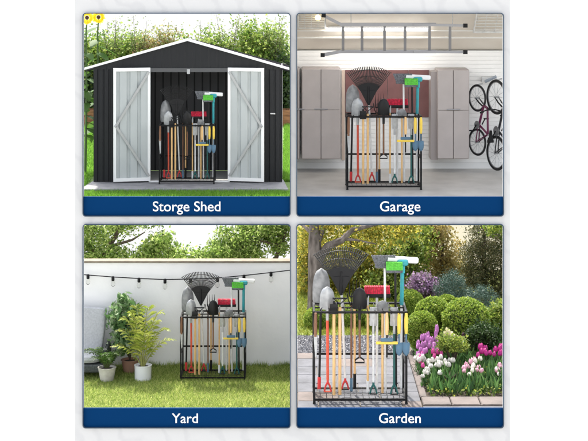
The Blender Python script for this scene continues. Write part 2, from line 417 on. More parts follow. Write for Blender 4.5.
def shrub(name, label, cat, u, d, base_z, rpx, hpx, m, leaf, n, lim, group=None, tall=None, ncl=60, sp=.16, shell=.35):
    k = d/F; x = (u-294)*k
    root = thing(name, label, cat, (x, d, base_z), group)
    hgt = hpx*k; rx = rpx*k
    c, cc = clumps((x, d, base_z+hgt*.53), (rx, min(rx, .55), hgt*.5), ncl, n//ncl, sp, shell)
    c = c[c[:, 2] > base_z+.02]; c = keep(c, lim)
    v = leaf_verts(c, leaf, .55)-np.array(root.location)
    np_mesh('foliage', v, 4, m, root)
    b = MB()
    for q in range(6):
        i = rng.integers(len(cc)); e = cc[i]-np.array(root.location)
        if lim is not None and len(keep(cc[i:i+1], lim)) == 0: e = np.array([0, 0, hgt*.6])
        b.tube([(0, 0, 0), (e[0]*.3, e[1]*.3, e[2]*.5), tuple(e)], [.02, .014, .005], 5)
    b.build('stem', stem, root)
    return root
limS = (3, 291, 12.5, 300)
for i, (u, d, hp, m, lb) in enumerate(((100, 46.2, 92, hm, 'broad yellow green hedge shrub behind the left roof slope'), (128, 46.6, 90, hm, 'yellow green hedge shrub second from the left behind the shed'),
                                    (157, 46.3, 92, hr, 'reddish hedge shrub behind the left of the shed ridge'), (186, 46.8, 88, hm, 'hedge shrub rising straight behind the shed ridge'),
                                    (215, 46.3, 91, hm, 'yellow green hedge shrub behind the right roof slope'), (246, 46.2, 99, hm, 'taller pale green hedge shrub behind the right roof slope'),
                                    (274, 46.4, 100, hm, 'tallest green hedge shrub at the far right behind the shed'), (70, 46.4, 92, hm, 'green hedge shrub at the far left edge behind the sunflowers'))):
    shrub('hedge_shrub', lb, 'shrub', u, d, lz, 22, hp-11, m, .10, 12000, limS, 'hedge shrubs behind the shed', ncl=110, sp=.2)
shrub('dark_shrub', 'dark green shrub above the planter right of the shed', 'shrub', 284, 45.6, lz, 9, 66, hd, .12, 4500, limS)
shrub('dark_shrub', 'dark green shrub above the planter left of the shed', 'shrub', 84, 45.7, lz, 9, 60, hd, .12, 4500, limS)
sapm = leafmat('small sapling leaves', [(.10, .15, .05), (.20, .25, .09), (.30, .33, .15)], .5)
def sapling(u, topv, d, lb, wpx, n=420):
    k = d/F; x = (u-294)*k; root = thing('sapling', lb, 'young tree', (x, d, lz), 'saplings above the hedge behind the shed')
    H = (7406/d*1+0)  # ground row + 40
    h = (7406/d*F/1600-(topv+HZ))*k
    b = MB(); lv = []
    for q in range(7):
        a = rng.uniform(-1, 1)*wpx*k; e = Vector((a, rng.uniform(-.3, .3), h*rng.uniform(.75, 1)))
        mid = Vector((a*.35, e.y*.3, h*.55)); b.tube([(a*.05, 0, 0), mid, e], [.02, .012, .003], 5)
        for s in rng.uniform(.2, 1, n//7): 
            p = mid.lerp(e, s); lv.append((p.x+rng.normal()*.1, p.y+rng.normal()*.1, p.z+rng.normal()*.08))
    c = np.array(lv)+np.array(root.location); c = keep(c, limS)
    np_mesh('foliage', leaf_verts(c, .075, .4)-np.array(root.location), 4, sapm, root); b.build('stem', stem, root)
for u, tv, wp, lb in ((113, 15, 11, 'airy thin leaved sapling against white sky just right of the sunflowers'), (138, 14, 13, 'airy sapling above the reddish hedge shrub'),
                      (166, 17, 11, 'airy sapling against white sky left of the shed ridge'), (203, 19, 8, 'low airy sapling just right of the shed ridge'), (228, 14, 12, 'tall airy sapling above the right roof slope'),
                      (270, 16, 14, 'leafy sapling at the upper right above the tallest hedge shrub')):
    sapling(u, tv, 46, lb, wp, 520 if u < 260 else 900)
petal = leafmat('sunflower petals', [(.85, .60, .02), (.9, .70, .04)], .4)
bigleaf = leafmat('sunflower leaves', [(.03, .07, .015), (.06, .13, .025), (.10, .18, .04)], .4)
disc = mat('brown seed disc', (.10, .045, .012), .9, 0, (.04, .02, .008), 30)
def sunflower(u, v, d, lb, seed):
    rr_ = random.Random(seed); k = d/F; x = (u-294)*k
    root = thing('sunflower', lb, 'sunflower', (x-.05, d, lz), 'sunflowers left of the shed')
    zt = ZC-(v+HZ)*k-lz
    MB().tube([(0, 0, 0), (.03, .02, zt*.5), (.02, 0, zt*.9), (.05, -.05, zt)], [.028, .024, .018, .012], 7).build('stalk', mat('sunflower stalk', (.07, .13, .03), .7), root)
    hd_ = bpy.data.objects.new('x', None); bpy.data.objects.remove(hd_)
    vs = []
    for k2 in range(34):
        a = 2*math.pi*k2/17+(.18 if k2 > 16 else 0); r0, r1 = .045, .15*rr_.uniform(.85, 1.1)
        dx, dz = math.cos(a), math.sin(a); px_, pz_ = -dz*.024, dx*.024; y = -.08-(.01 if k2 > 16 else 0)
        vs += [(.05+dx*r0, y, zt+dz*r0), (.05+dx*(r0+r1)/2+px_, y-.02, zt+dz*(r0+r1)/2+pz_), (.05+dx*r1, y+.01, zt+dz*r1), (.05+dx*(r0+r1)/2-px_, y-.02, zt+dz*(r0+r1)/2-pz_)]
    np_mesh('petals', np.array(vs), 4, petal, root)
    MB().ball((.05, -.085, zt), .044, .02, .044, 14, 7).build('seed_head', disc, root, True)
    for q in range(18):
        z = zt*(.25+.04*q); a = rr_.uniform(-2.9, -.2) if q % 2 else rr_.uniform(.2, 2.9)
        d1 = Vector((math.cos(a), math.sin(a)*.8, -.35)); side = Vector((-d1.y, d1.x, 0)).normalized(); L_ = rr_.uniform(.26, .46)
        o = Vector((.02, 0, z)); pts = []
        MBl = MB()
        rows = []
        for s, wd in ((0, .01), (.2, .10), (.45, .12), (.75, .07), (1, .004)):
            cpt = o+d1*L_*s+Vector((0, 0, -.12*s*s+.06*s)); rows.append([cpt-side*wd+Vector((0, 0, .02)), cpt, cpt+side*wd+Vector((0, 0, .02))])
        MBl.loft(rows, cap=False, closed=False).build('leaf', bigleaf, root, True)
sunflower(87.5, 17.5, 34.6, 'yellow sunflower at the left edge of the shed view', 3)
sunflower(99, 17, 34.9, 'yellow sunflower just above the left eave, right of its twin', 5)

# ================================================================== GARAGE BAY (upper right)
GW = 29.8; GZ = ZC-230*27/F
def gx(u, d=GW): return (u-294)*d/F
def gz(v, d=GW): return ZC-(v+HZ)*d/F
t = MB().box(.04, 7, 24.4, 31, 0, GZ-.02).build('terrain', mat('terrace concrete', (.3, .3, .29), .85)); tag(t, kind='structure')
fl = MB().box(.05, 6, 26.05, GW+.2, GZ-.018, GZ).build('floor', mat('grey epoxy floor', lin((182, 179, 174)), .36, 0, lin((162, 159, 154)), 2.2)); tag(fl, kind='structure')
slat = mat('white slatwall', (.88, .875, .86), .5, 0, (.83, .825, .81), 2)
wl = MB(); z = GZ+.12; zt = gz(50.5)
while z < zt-.02:
    wl.box(.05, 6, GW, GW+.06, z, min(z+.066, zt)); wl.box(.05, 6, GW+.012, GW+.06, min(z+.066, zt), min(z+.076, zt)); z += .076
o = wl.build('slat_wall', slat); tag(o, 'white horizontal slat wall at the back of the garage', 'wall')
o = MB().box(.05, 6, GW-.02, GW+.06, GZ, GZ+.118).build('baseboard', mat('white baseboard', (.82, .82, .81), .5)); tag(o, 'white baseboard along the foot of the garage wall', 'baseboard')
o = MB().box(.008, .036, 26.1, GW+.06, GZ, ZC-.7).build('added_side_wall', slat); tag(o, 'unseen white side wall added at the garage left end to block sun', 'wall')  # out of view; added to keep a sun patch off the floor
# attic style ceiling: level near the opening, sloping down to the back wall
cm = mat('cream ceiling board', lin((218, 211, 200)), .75, 0, lin((208, 200, 188)), 2)
A = (GW+.06, gz(50.5)); B = (28.6, ZC-.80); Cc = (27.4, ZC-.78)
ce = MB().loft([[(.05, A[0], A[1]), (.05, A[0], A[1]+.08), (6, A[0], A[1]+.08), (6, A[0], A[1])],
                [(.05, B[0], B[1]), (.05, B[0]+.03, B[1]+.08), (6, B[0]+.03, B[1]+.08), (6, B[0], B[1])],
                [(.05, Cc[0], Cc[1]), (.05, Cc[0], Cc[1]+.08), (6, Cc[0], Cc[1]+.08), (6, Cc[0], Cc[1])]])
o = ce.build('ceiling', cm); tag(o, kind='structure')
def onslope(v, off=0):
    """point (y,z) on the sloping ceiling at picture row v, pushed off the surface"""
    best = None
    for i in range(400):
        s = i/399; y = A[0]+(B[0]-A[0])*s; zz = A[1]+(B[1]-A[1])*s
        n = Vector((0, -(B[1]-A[1]), (B[0]-A[0]))).normalized()
        if n.z > 0: n = -n
        y += n.y*off; zz += n.z*off
        e = abs((ZC-zz)*F/y-HZ-v)
        if best is None or e < best[0]: best = (e, y, zz)
    return best[1], best[2]
cr = MB()
for v, w_ in ((37.3, .022), (30.5, .016)):
    y, zz = onslope(v, .0); cr.tube([(.05, y, zz), (6, y, zz)], w_, 4)
o = cr.build('ceiling_batten', mat('white batten', (.8, .79, .77), .6)); tag(o, 'white battens running across the sloping garage ceiling', 'batten')
# lamp strip behind the ladder
y, zz = onslope(29, .05)
lp = thing('ceiling_light', 'lit fluorescent strip light on the garage ceiling behind the ladder', 'ceiling light', (gx(378, y), y, zz))
hw = 50*y/F
MB().box(-hw, hw, -.03, .05, .022, .05).build('housing', M['white'], lp)
MB().tube([(-hw+.03, 0, 0), (hw-.03, 0, 0)], .02, 10).build('lamp_tube', emat('lit tube', (1, .96, .9), 16), lp)
# wire shelves at both upper corners
def wire_shelf(u0, u1, v0, v1, lb):
    (ya, za), (yb, zb) = onslope(v1, .10), onslope(v0, .10)
    x0, x1 = gx(u0, ya), gx(u1, yb); root = thing('wire_shelf', lb, 'shelf', (x0, ya, za))
    b = MB()
    def q(x, s): return (x-x0, (yb-ya)*s, (zb-za)*s)
    b.tube([q(x0, 0), q(x1, 0), q(x1, 1), q(x0, 1), q(x0, 0)], .018, 6); b.build('frame', M['whitep'], root)
    b = MB()
    for k in range(1, 7): b.tube([q(x0, k/7), q(x1, k/7)], .008, 5)
    for k in range(1, 4): b.tube([q(x0+(x1-x0)*k/4, 0), q(x0+(x1-x0)*k/4, 1)], .006, 5)
    b.build('wires', M['whitep'], root)
    b = MB()
    for x in (x0+.05, x1-.05):
        a = q(x, .5); b.tube([a, (a[0], a[1]+.06, a[2]+.13)], .008, 5)
    b.build('bracket', M['whitep'], root)
wire_shelf(298, 325, 13, 28, 'white wire shelf in the upper left corner of the garage ceiling')
wire_shelf(473.5, 520, 12, 32, 'white wire shelf in the upper right corner of the garage ceiling')
y, zz = onslope(20, .16)
o = thing('clamp_lamp', 'small warm bulb lamp beside the left wire shelf', 'lamp', (gx(318, y), y, zz))
MB().lathe([(.035, 0), (.05, .03), (.04, .08), (.018, .1)], n=12).build('bulb', emat('warm bulb', (1, .78, .35), 2.2), o, True)
MB().lathe([(.02, .1), (.03, .11), (.03, .17)], n=10).build('socket', M['blackp'], o, True)
# ladder hanging below the slope
ld = thing('ladder', 'grey aluminium ladder with flared black tipped feet hung under the ceiling', 'ladder', (gx(394), 28.8, ZC-1.3))
def LD(u, v, d):
    p = P(u, v, d); return p-Vector(ld.location)
yu, yl = 28.25, 28.75
rails = {'u': [(323.5, 15.5, yu), (341, 24.5, yu), (436, 24.5, yu), (465, 25.5, yu)], 'l': [(322.5, 55, yl), (341, 51.5, yl), (436, 51.5, yl), (465, 52, yl)]}
for kx, pts in rails.items():
    pp = [LD(*p) for p in pts]; b = MB()
    b.loft([[p+Vector((0, dy, dz)) for dy, dz in ((-.02, -.03), (.02, -.03), (.02, .03), (-.02, .03))] for p in pp[:3]])
    b.build('rail', M['alu'], ld)
    b = MB(); b.loft([[p+Vector((0, dy, dz)) for dy, dz in ((-.014, -.022), (.014, -.022), (.014, .022), (-.014, .022))] for p in (pp[2]-Vector((.4, 0, 0)), pp[3])]); b.v = [(x, y-.03, z) for x, y, z in b.v]
    b.build('inner_rail', M['alu'], ld)
    for e in (pp[0], pp[3]+Vector((0, -.03, 0))):
        b = MB().box(e.x-.035, e.x+.04, e.y-.035, e.y+.035, e.z-.034, e.z+.034); b.build('rubber_foot', M['blackp'], ld)
for u in (343, 362, 384.5, 405, 429.5, 450):
    b = MB(); b.loft([[p+Vector((dx, dy, 0)) for dx, dy in ((-.024, -.012), (.024, -.012), (.024, .018), (-.024, .018))] for p in (LD(u, 51.5, yl)-Vector((0, 0, 0)), LD(u, 24.5, yu))])
    b.build('rung', M['alu'], ld)
for u in (351, 325.5, 452.5):
    p = P(u, 24, yu); q = P(u, 24, yu); hk = thing('ladder_hook', 'thin steel hanger rod holding the ladder, %s' % {351: 'second from the left', 325.5: 'at its left end', 452.5: 'at its right end'}[u], 'hook', (p.x, yu, ZC-.76-.334*0))
    b = MB(); top = ZC-.79; 
    b.tube([(0, 0, -.01), (0, 0, p.z-hk.location.z-.05), (0, .05, p.z-hk.location.z-.055)], .007, 6); b.build('rod', M['steel'], hk)
# cabinets
cabm = mat('taupe cabinet', lin((180, 172, 169)), .5, 0, lin((172, 164, 161)), 3)
cab_shaded = mat('taupe cabinet shaded side', lin((156, 148, 146)), .55)  # same taupe as the doors, darkened: the side's shade is in the colour
gap = mat('dark gap', (.03, .028, .026), .9)
def cabinet(u0, u1, v0, v1, lb, seam=True):
    d = 29.2; x0, x1 = gx(u0, d), gx(u1, d); z0, z1 = gz(v1, d), gz(v0, d)
    root = thing('wall_cabinet', lb, 'cabinet', ((x0+x1)/2, d, z0)); hw = (x1-x0)/2; H = z1-z0
    MB().bbox(-hw, hw, .03, GW-d-.002, 0, H, .02).build('carcass', cab_shaded, root)
    for s in (-1, 1):
        xa, xb = (-hw+.012, -.006) if s < 0 else (.006, hw-.012)
        o = MB().bbox(xa, xb, 0, .028, .012, H*.545-.002, .005).build('door', cabm, root, True)
        MB().bbox(xa, xb, 0, .028, H*.545+.002, H-.012, .005).build('door', cabm, root, True)
    b = MB()
    b.tube([(-.125, -.03, H*.555), (.125, -.03, H*.555)], .011, 8)
    for x in (-.1, .1): b.tube([(x, 0, H*.555), (x, -.03, H*.555)], .008, 6)
    b.build('handle', M['alu'], root)
cabinet(301.5, 340.5, 68.5, 159.5, 'taupe two door wall cabinet left of the tool rack')
cabinet(437.3, 469.5, 69.5, 159.3, 'taupe two door wall cabinet between the tool rack and the bicycles')
cabinet(285.5+10, 299.8, 68.5, 159.5, 'sliver of a taupe cabinet at the far left of the garage')
o = MB().box(gx(430, 29.5), gx(436.9, 29.5), 29.3, GW-.002, gz(158.5, 29.5), gz(71, 29.5)).build('cabinet_end_panel', cab_shaded); tag(o, 'narrow taupe end panel left of the right cabinet', 'panel')  # side of the right cabinet, its shade painted in by the darker taupe
rp = MB(); x0, x1 = gx(345), gx(429.5)
for k in range(4):
    rp.box(x0+(x1-x0)*k/4+.003, x0+(x1-x0)*(k+1)/4-.003, GW-.03, GW-.001, gz(117), gz(70))
o = rp.build('red_wall_panel', mat('dusty brick red panel', lin((124, 84, 82)), .6, 0, lin((110, 72, 71)), 4)); tag(o, 'dusty red panel on the wall behind the garage tool rack', 'panel')
o = MB().box(gx(341.7), gx(344.8), GW-.04, GW-.001, gz(160), gz(70)).build('wood_trim', mat('pale wood trim', lin((206, 186, 170)), .6)); tag(o, 'pale vertical wood trim between left cabinet and red panel', 'trim')
# bicycles hanging on the wall
tyrem = mat('black tyre rubber', (.015, .015, .016), .8)
def torus(mb, c, r, t, n=36, m=8):
    rings = [[(c[0]+(r+t*math.cos(q))*math.cos(a), t*math.sin(q), c[1]+(r+t*math.cos(q))*math.sin(a)) for q in [2*math.pi*k/m for k in range(m)]] for a in [2*math.pi*i/n for i in range(n)]]
    mb.loft(rings+[rings[0]], cap=False)
def bicycle(u, v0, v1, d, yaw, frm, lb, rad):
    base = P(u, v1, d); wb = P(u, v0, d).z-base.z
    root = thing('bicycle', lb, 'bicycle', base, None, yaw)
    s = wb/.95
    for c in ((0, 0), (0, wb)):
        b = MB(); torus(b, c, rad, rad*.075); w_ = b.build('wheel', tyrem, root, True)
        b = MB(); torus(b, c, rad*.9, rad*.03)
        b.build('rim', M['alu'], w_, True)
        b = MB()
        for k in range(14):
            a = 2*math.pi*k/14; b.tube([(c[0]+.02*math.cos(a+1), (.02 if k % 2 else -.02), c[1]+.02*math.sin(a+1)), (c[0]+rad*.9*math.cos(a), 0, c[1]+rad*.9*math.sin(a))], .003, 4)
        b.tube([(c[0], -.05, c[1]), (c[0], .05, c[1])], .018, 8)
        b.build('spokes', M['steel'], w_)
    bb, sc, ht, hb_ = (.06*s, 0, .38*s), (.36*s, 0, .2*s), (.35*s, 0, .76*s), (.22*s, 0, .80*s)
    b = MB(); r = .019
    b.tube([bb, sc], r); b.tube([sc, ht], r); b.tube([bb, hb_], r*1.15); b.tube([ht, hb_], r*1.2)
    for yy in (-.035, .035):
        b.tube([(bb[0], yy*.6, bb[2]), (0, yy, 0)], .011); b.tube([(sc[0], yy*.4, sc[2]), (0, yy, 0)], .010)
    b.build('frame', frm, root, True)
    b = MB()
    for yy in (-.04, .04): b.tube([(hb_[0], yy*.8, hb_[2]), (.1*s, yy, .87*s), (0, yy, wb)], [.014, .013, .01])
    b.build('fork', M['blackp'], root, True)
    b = MB(); b.tube([ht, (.46*s, 0, .73*s)], .014); b.tube([(.47*s, -.24, .69*s), (.46*s, -.1, .73*s), (.46*s, .1, .73*s), (.47*s, .24, .69*s)], .012); b.build('handlebar', M['blackp'], root, True)
    for yy in (-.25, .25): MB().tube([(.47*s, yy*.72, .70*s), (.475*s, yy, .685*s)], .018).build('grip', M['blackp'], root)
    b = MB(); b.tube([sc, (.46*s, 0, .14*s)], .012); b.build('seat_post', M['alu'], root)
    b = MB(); b.loft([[(.46*s-.02, -w2, zz), (.46*s+.025, -w2*.7, zz), (.46*s+.025, w2*.7, zz), (.46*s-.02, w2, zz)] for zz, w2 in ((.03*s, .075), (.08*s, .07), (.16*s, .03), (.29*s, .016))]); b.build('saddle', M['blackp'], root, True)
    b = MB(); b.lathe([(.085*s, -.004), (.085*s, .004)], n=20); b.v = [(bb[0]+x, -.05+z, bb[2]+y) for x, y, z in b.v]; cr_ = b.build('chainring', M['dullsteel'], root)
    for sg in (-1, 1):
        b = MB(); e = (bb[0]+sg*.10*s, sg*.07, bb[2]+sg*.13*s); b.tube([(bb[0], sg*.07, bb[2]), e], .011); b.box(e[0]-.03, e[0]+.03, e[1]-.01 if sg > 0 else e[1]-.07, e[1]+.07 if sg > 0 else e[1]+.01, e[2]-.01, e[2]+.01)
        b.build('crank', M['blackp'], root)
    b = MB(); b.tube([(.0, .0, wb+rad*.98), (0, .0, wb+rad*1.04), (0, .12, wb+rad*1.1)], .012); b.build('wall_hook', M['steel'], root)
    return root
bicycle(477.3, 98, 142, 29.35, R(-58), mat('plum bicycle paint', lin((96, 28, 66)), .35), 'plum framed bicycle hanging upright on the wall beside the cabinet', .235)
bicycle(496.5, 97, 153, 29.2, R(-64), mat('black bicycle paint', (.02, .02, .024), .35), 'black bicycle hanging upright at the right edge of the garage', .30)
o = thing('wall_bracket', 'small grey wall bracket above the bicycles', 'bracket', P(490, 80, 29.6))
MB().tube([(-.09, 0, -.03), (.1, -.1, .07)], .03, 6).build('arm', mat('grey blue bracket', lin((150, 160, 172)), .5), o)
MB().box(-.14, .14, .1, .198, -.05, .05).build('wall_plate', M['whitep'], o)

# ================================================================== YARD BAY (lower left)
YD = 24.2; YZ = ZC-420.8*YD/F; YW = 25.1
t = MB().box(-4.6, -.03, 22.3, 30.6, 0, YZ-.0).build('lawn', mat('lawn thatch', (.16, .17, .05), .95, 0, (.22, .22, .07), 7, .5, 60)); tag(t, kind='structure')
gy = leafmat('yard grass blades', [(.10, .18, .03), (.24, .34, .07), (.42, .50, .13), (.58, .60, .24)], .5)
o = grass('grass', -4.5, -.03, 22.4, YW-.01, YZ, 90000, .055, .0045, gy, (2, 291, 0, 500), .9); tag(o, 'short mown lawn grass in front of the white garden wall', 'grass')
n = 2600; c = np.stack([rng.uniform(-4.4, -.05, n), YW-.01-.07*rng.random(n)**2, np.full(n, YZ)], 1); c = c[rng.random(n) < .5+.5*np.sin(c[:, 0]*5)*np.sin(c[:, 0]*13)]
n = len(c); a = rng.uniform(0, 2*math.pi, n); d = np.stack([np.cos(a), np.sin(a), np.zeros(n)], 1)*.004; b = rng.normal(size=(n, 3))*.35; b[:, 2] = 1; b[:, 1] = -abs(b[:, 1])
o = np_mesh('grass', np.stack([c-d, c+d, c+unit(b)*rng.uniform(.05, .13, (n, 1))], 1), 3, gy); tag(o, 'longer ragged grass along the foot of the white garden wall', 'grass', None, 'stuff')
wm = mat('white rendered wall', (.82, .82, .815), .85, 0, (.76, .76, .76), 1.6, .15, 14)
gwall = thing('garden_wall', 'white rendered garden wall with beige coping behind the lawn', 'wall', (-2.3, YW, YZ))
zt = ZC-(262.6+HZ)*YW/F-YZ
MB().box(-2.3, 2.27, 0, .16, 0, zt).build('wall_face', wm, gwall)
MB().bbox(-2.3, 2.27, -.03, .19, zt+.001, zt+.03, .006).build('coping', mat('beige coping stone', lin((128, 118, 102)), .85, 0, lin((108, 98, 84)), 8), gwall)
# string lights
lights = thing('string_lights', 'black cable of clear bulbs strung across the white garden wall', 'string lights', P(187, 280, YW-.1))
lo = Vector(lights.location)
cable = [(40, 271), (60, 273), (88, 275), (113, 277), (139, 278.5), (165, 279.5), (190.5, 279), (217.5, 278), (244, 275.5), (271, 272.5), (292, 270)]
pts = [P(u, v, YW-.1)-lo for u, v in cable]
MB().tube(pts, .008, 6).build('cable', M['blackp'], lights)
MB().tube([pts[-1], pts[-1]+Vector((0, .11, .01))], .01, 6).build('hook', M['blackp'], lights); MB().tube([pts[0], pts[0]+Vector((0, .11, .01))], .01, 6).build('hook', M['blackp'], lights)
glass = bpy.data.materials.new('clear bulb glass'); glass.use_nodes = True
gb = glass.node_tree.nodes['Principled BSDF']; gb.inputs['Transmission Weight'].default_value = 1; gb.inputs['Roughness'].default_value = .02; gb.inputs['IOR'].default_value = 1.25; gb.inputs['Base Color'].default_value = (.9, .9, .88, 1)
for u, v in cable[1:-1]:
    p = P(u, v, YW-.1)-lo
    sk_ = MB().lathe([(.018, .01), (.024, -.01), (.024, -.055), (.02, -.06)], p, 10).build('socket', M['blackp'], lights, True)
    b = MB().lathe([(.014, -.058), (.02, -.07), (.034, -.105), (.03, -.135), (.012, -.15)], p, 12); b.build('bulb', glass, sk_, True)
# trees behind the wall
limY = (3, 290.3, 199, 266)
tl = leafmat('yard tree leaves', [(.06, .12, .02), (.17, .27, .05), (.32, .42, .11), (.48, .55, .22)], .6)
def treecrown(name, lb, cat, u, d, z0, limb, blobs, m, leaf, lim, mt=stem, group=None, sp=.1, r0=.05, asp=.5, offs=0):
    k = d/F; root = thing(name, lb, cat, ((u-294)*k, d, z0), group); ro = Vector(root.location)
    b = MB()
    for l_ in limb:
        pts = [P(a, v, d+dd)-ro for a, v, dd in l_[0]]; b.tube(pts, [l_[1]*(1-.75*i/(len(pts)-1)) for i in range(len(pts))], 8)
    b.build('trunk', mt, root, True)
    allc = []
    for (bu, bv, bd, ru, rv, ncl, nl) in blobs:
        c, cc = clumps(P(bu, bv, bd), (ru*bd/F, .35, rv*bd/F), ncl, nl, sp, .25); allc.append(c)
    c = keep(np.concatenate(allc), lim)
    np_mesh('crown', leaf_verts(c, leaf, asp)-np.array(ro), 4, m, root)
    return root
g0 = YZ
def base(d, z): return (ZC-z)*F/d-HZ
yb = base(26.6, YZ)
treecrown('tree', 'leafy tree with a dark slanting limb behind the left end of the wall', 'tree', 98, 26.6, YZ,
          [([(98, yb, 0), (100, 280, 0), (104, 255, 0), (118, 232, 0), (134, 205, 0)], .075), ([(101, 262, 0), (86, 240, .1), (70, 210, .1)], .04), ([(108, 247, 0), (132, 240, -.1), (145, 232, -.1)], .03), ([(100, 275, 0), (120, 262, .1), (135, 256, 0)], .03)],
          [(92, 236, 26.7, 26, 24, 48, 60), (112, 222, 26.6, 30, 12, 30, 60), (104, 256, 26.5, 34, 9, 36, 55), (140, 219, 26.5, 22, 8, 26, 45), (66, 238, 26.8, 24, 28, 50, 50)], tl, .06, limY, sp=.065)
treecrown('tree', 'small light green tree above the middle of the garden wall', 'tree', 160, 26.3, YZ,
          [([(160, base(26.3, YZ), 0), (161, 280, 0), (160, 250, 0), (164, 234, 0)], .035), ([(160, 262, 0), (172, 248, 0)], .015)],
          [(161, 247, 26.3, 14, 13, 30, 42), (176, 256, 26.3, 14, 7, 18, 40), (149, 254, 26.4, 10, 9, 22, 40)], tl, .07, limY, sp=.06)
treecrown('tree', 'spreading leafy tree behind the right end of the garden wall', 'tree', 296-30, 26.5, YZ,
          [([(268, base(26.5, YZ), 0), (270, 285, 0), (276, 258, 0), (284, 236, 0), (290, 215, 0)], .06), ([(280, 246, 0), (262, 241, -.1), (240, 244, -.1)], .03), ([(283, 238, 0), (262, 226, .1), (238, 222, .1)], .035)],
          [(238, 240, 26.5, 24, 17, 48, 60), (262, 230, 26.6, 28, 16, 40, 60), (225, 250, 26.4, 16, 10, 34, 50), (276, 222, 26.5, 20, 12, 36, 60), (248, 254, 26.5, 20, 8, 36, 45), (280, 248, 26.5, 9, 7, 16, 40)], tl, .06, limY, sp=.065)
treecrown('tree', 'low shrubby tree peeping over the wall right of the small tree', 'tree', 196, 26.2, YZ, [([(196, base(26.2, YZ), 0), (197, 280, 0), (198, 258, 0)], .03)],
          [(198, 259, 26.2, 11, 4, 20, 40), (210, 258, 26.2, 8, 5, 14, 40)], tl, .065, limY, sp=.06)
# sofa
fab = mat('light grey weave', lin((176, 178, 182)), .9, 0, lin((160, 162, 166)), 40, .2, 160)
fabd = mat('dark grey rope weave', lin((84, 88, 88)), .9, 0, lin((60, 64, 64)), 40, .3, 120)
sofa = thing('garden_sofa', 'light grey cushioned garden sofa at the left edge of the lawn', 'sofa', (P(72, 380, 24.55).x, 24.55, YZ))
def cushion(x0, x1, y0, y1, z0, z1, r=.05):
    b = MB(); n = 24; rings = []
    for z_, ins in ((z0, r*1.2), (z0+r*.4, r*.3), ((z0+z1)/2, 0), (z1-r*.4, r*.3), (z1, r*1.2)):
        cx, cy, hx, hy = (x0+x1)/2, (y0+y1)/2, (x1-x0)/2-ins, (y1-y0)/2-ins
        rings.append([(cx+hx*abs(math.cos(a))**.35*math.copysign(1, math.cos(a)), cy+hy*abs(math.sin(a))**.35*math.copysign(1, math.sin(a)), z_) for a in [2*math.pi*(k+.5)/n for k in range(n)]])
    return b.loft(rings)
cushion(-.75, .47, -.25, .36, .22, .34).build('seat_cushion', fab, sofa, True)
MB().bbox(-.78, .50, -.27, .40, .10, .215, .02).build('seat_base', fabd, sofa)
b = cushion(-.34, .34, -.08, .08, -.33, .33, .06); rotm = Matrix.Translation((.14, .25, .66)) @ Matrix.Rotation(R(-12), 4, 'X') @ Matrix.Rotation(R(4), 4, 'Y'); b.v = [tuple(rotm @ Vector(v)) for v in b.v]; b.build('back_cushion', fab, sofa, True)
b = cushion(-.3, .3, -.07, .07, -.26, .26, .06); rotm = Matrix.Translation((-.52, .27, .57)) @ Matrix.Rotation(R(-12), 4, 'X'); b.v = [tuple(rotm @ Vector(v)) for v in b.v]; b.build('back_cushion', fab, sofa, True)
b = MB(); b.bbox(.50, .56, -.26, .40, .16, .46, .02); b.build('arm', fabd, sofa)
for x in (-.7, .46):
    for y in (-.22, .34): MB().tube([(x, y, 0), (x, y, .105)], .022, 8).build('leg', M['blackp'], sofa)
# potted plants
def pot(root, r0, r1, h, m, rim=.006):
    b = MB().lathe([(r0*.92, 0), (r0, .006), (r1, h-.012), (r1+rim, h-.01), (r1+rim, h), (r1-.012, h), (r1-.02, h-.03)], n=28)
    b.build('pot', m, root, True); MB().lathe([(r1-.02, h-.035), (r1-.03, h-.028)], n=20).build('soil', mat('potting soil', (.03, .022, .015), .95), root)
def frond(p0, dirv, length, rise, m_l, root, nl=18, lw=.012, ll=.16, droop=.5, sweep=.6):
    """arched rachis with leaflets in two rows"""
    d = Vector(dirv).normalized(); pts = []
    for i in range(nl+1):
        s = i/nl; pts.append(Vector(p0)+d*length*s*(.55+.45*s)+Vector((0, 0, rise*(s-droop*s*s*s))))
    vs = []
    for i in range(3, nl+1):
        t = (pts[i]-pts[i-1]).normalized(); side = t.cross(Vector((0, 0, 1)))
        side = side.normalized() if side.length > 1e-4 else Vector((1, 0, 0))
        L_ = ll*math.sin(math.pi*min(1, .25+.72*i/nl))*random.uniform(.85, 1.1)
        for sg in (-1, 1):
            dirl = (side*sg+t*sweep+Vector((0, 0, random.uniform(-.15, .25)))).normalized(); w_ = t*lw
            tip = pts[i]+dirl*L_+Vector((0, 0, -.18*L_)); mid = pts[i]+dirl*L_*.5+Vector((0, 0, .03*L_))
            vs += [pts[i], mid-w_*.5, tip, mid+w_*.5]
    return pts, [tuple(v) for v in vs]
pw = mat('white glazed pot', (.72, .73, .75), .35); pc = mat('pale grey ceramic', lin((206, 202, 194)), .6, 0, lin((180, 174, 166)), 8); ptc = mat('weathered terracotta', lin((164, 124, 106)), .85, 0, lin((140, 112, 98)), 7)
palml = leafmat('palm leaflets', [(.14, .20, .03), (.26, .31, .05), (.38, .40, .10)], .4)
palm = thing('potted_palm', 'yellow green palm in a white cylinder pot on the lawn', 'potted plant', P(143, 379.5, 24.25) + Vector((0, 0, 0)))
palm.location.z = YZ
pot(palm, .125, .128, .23, pw)
vv = []; b = MB()
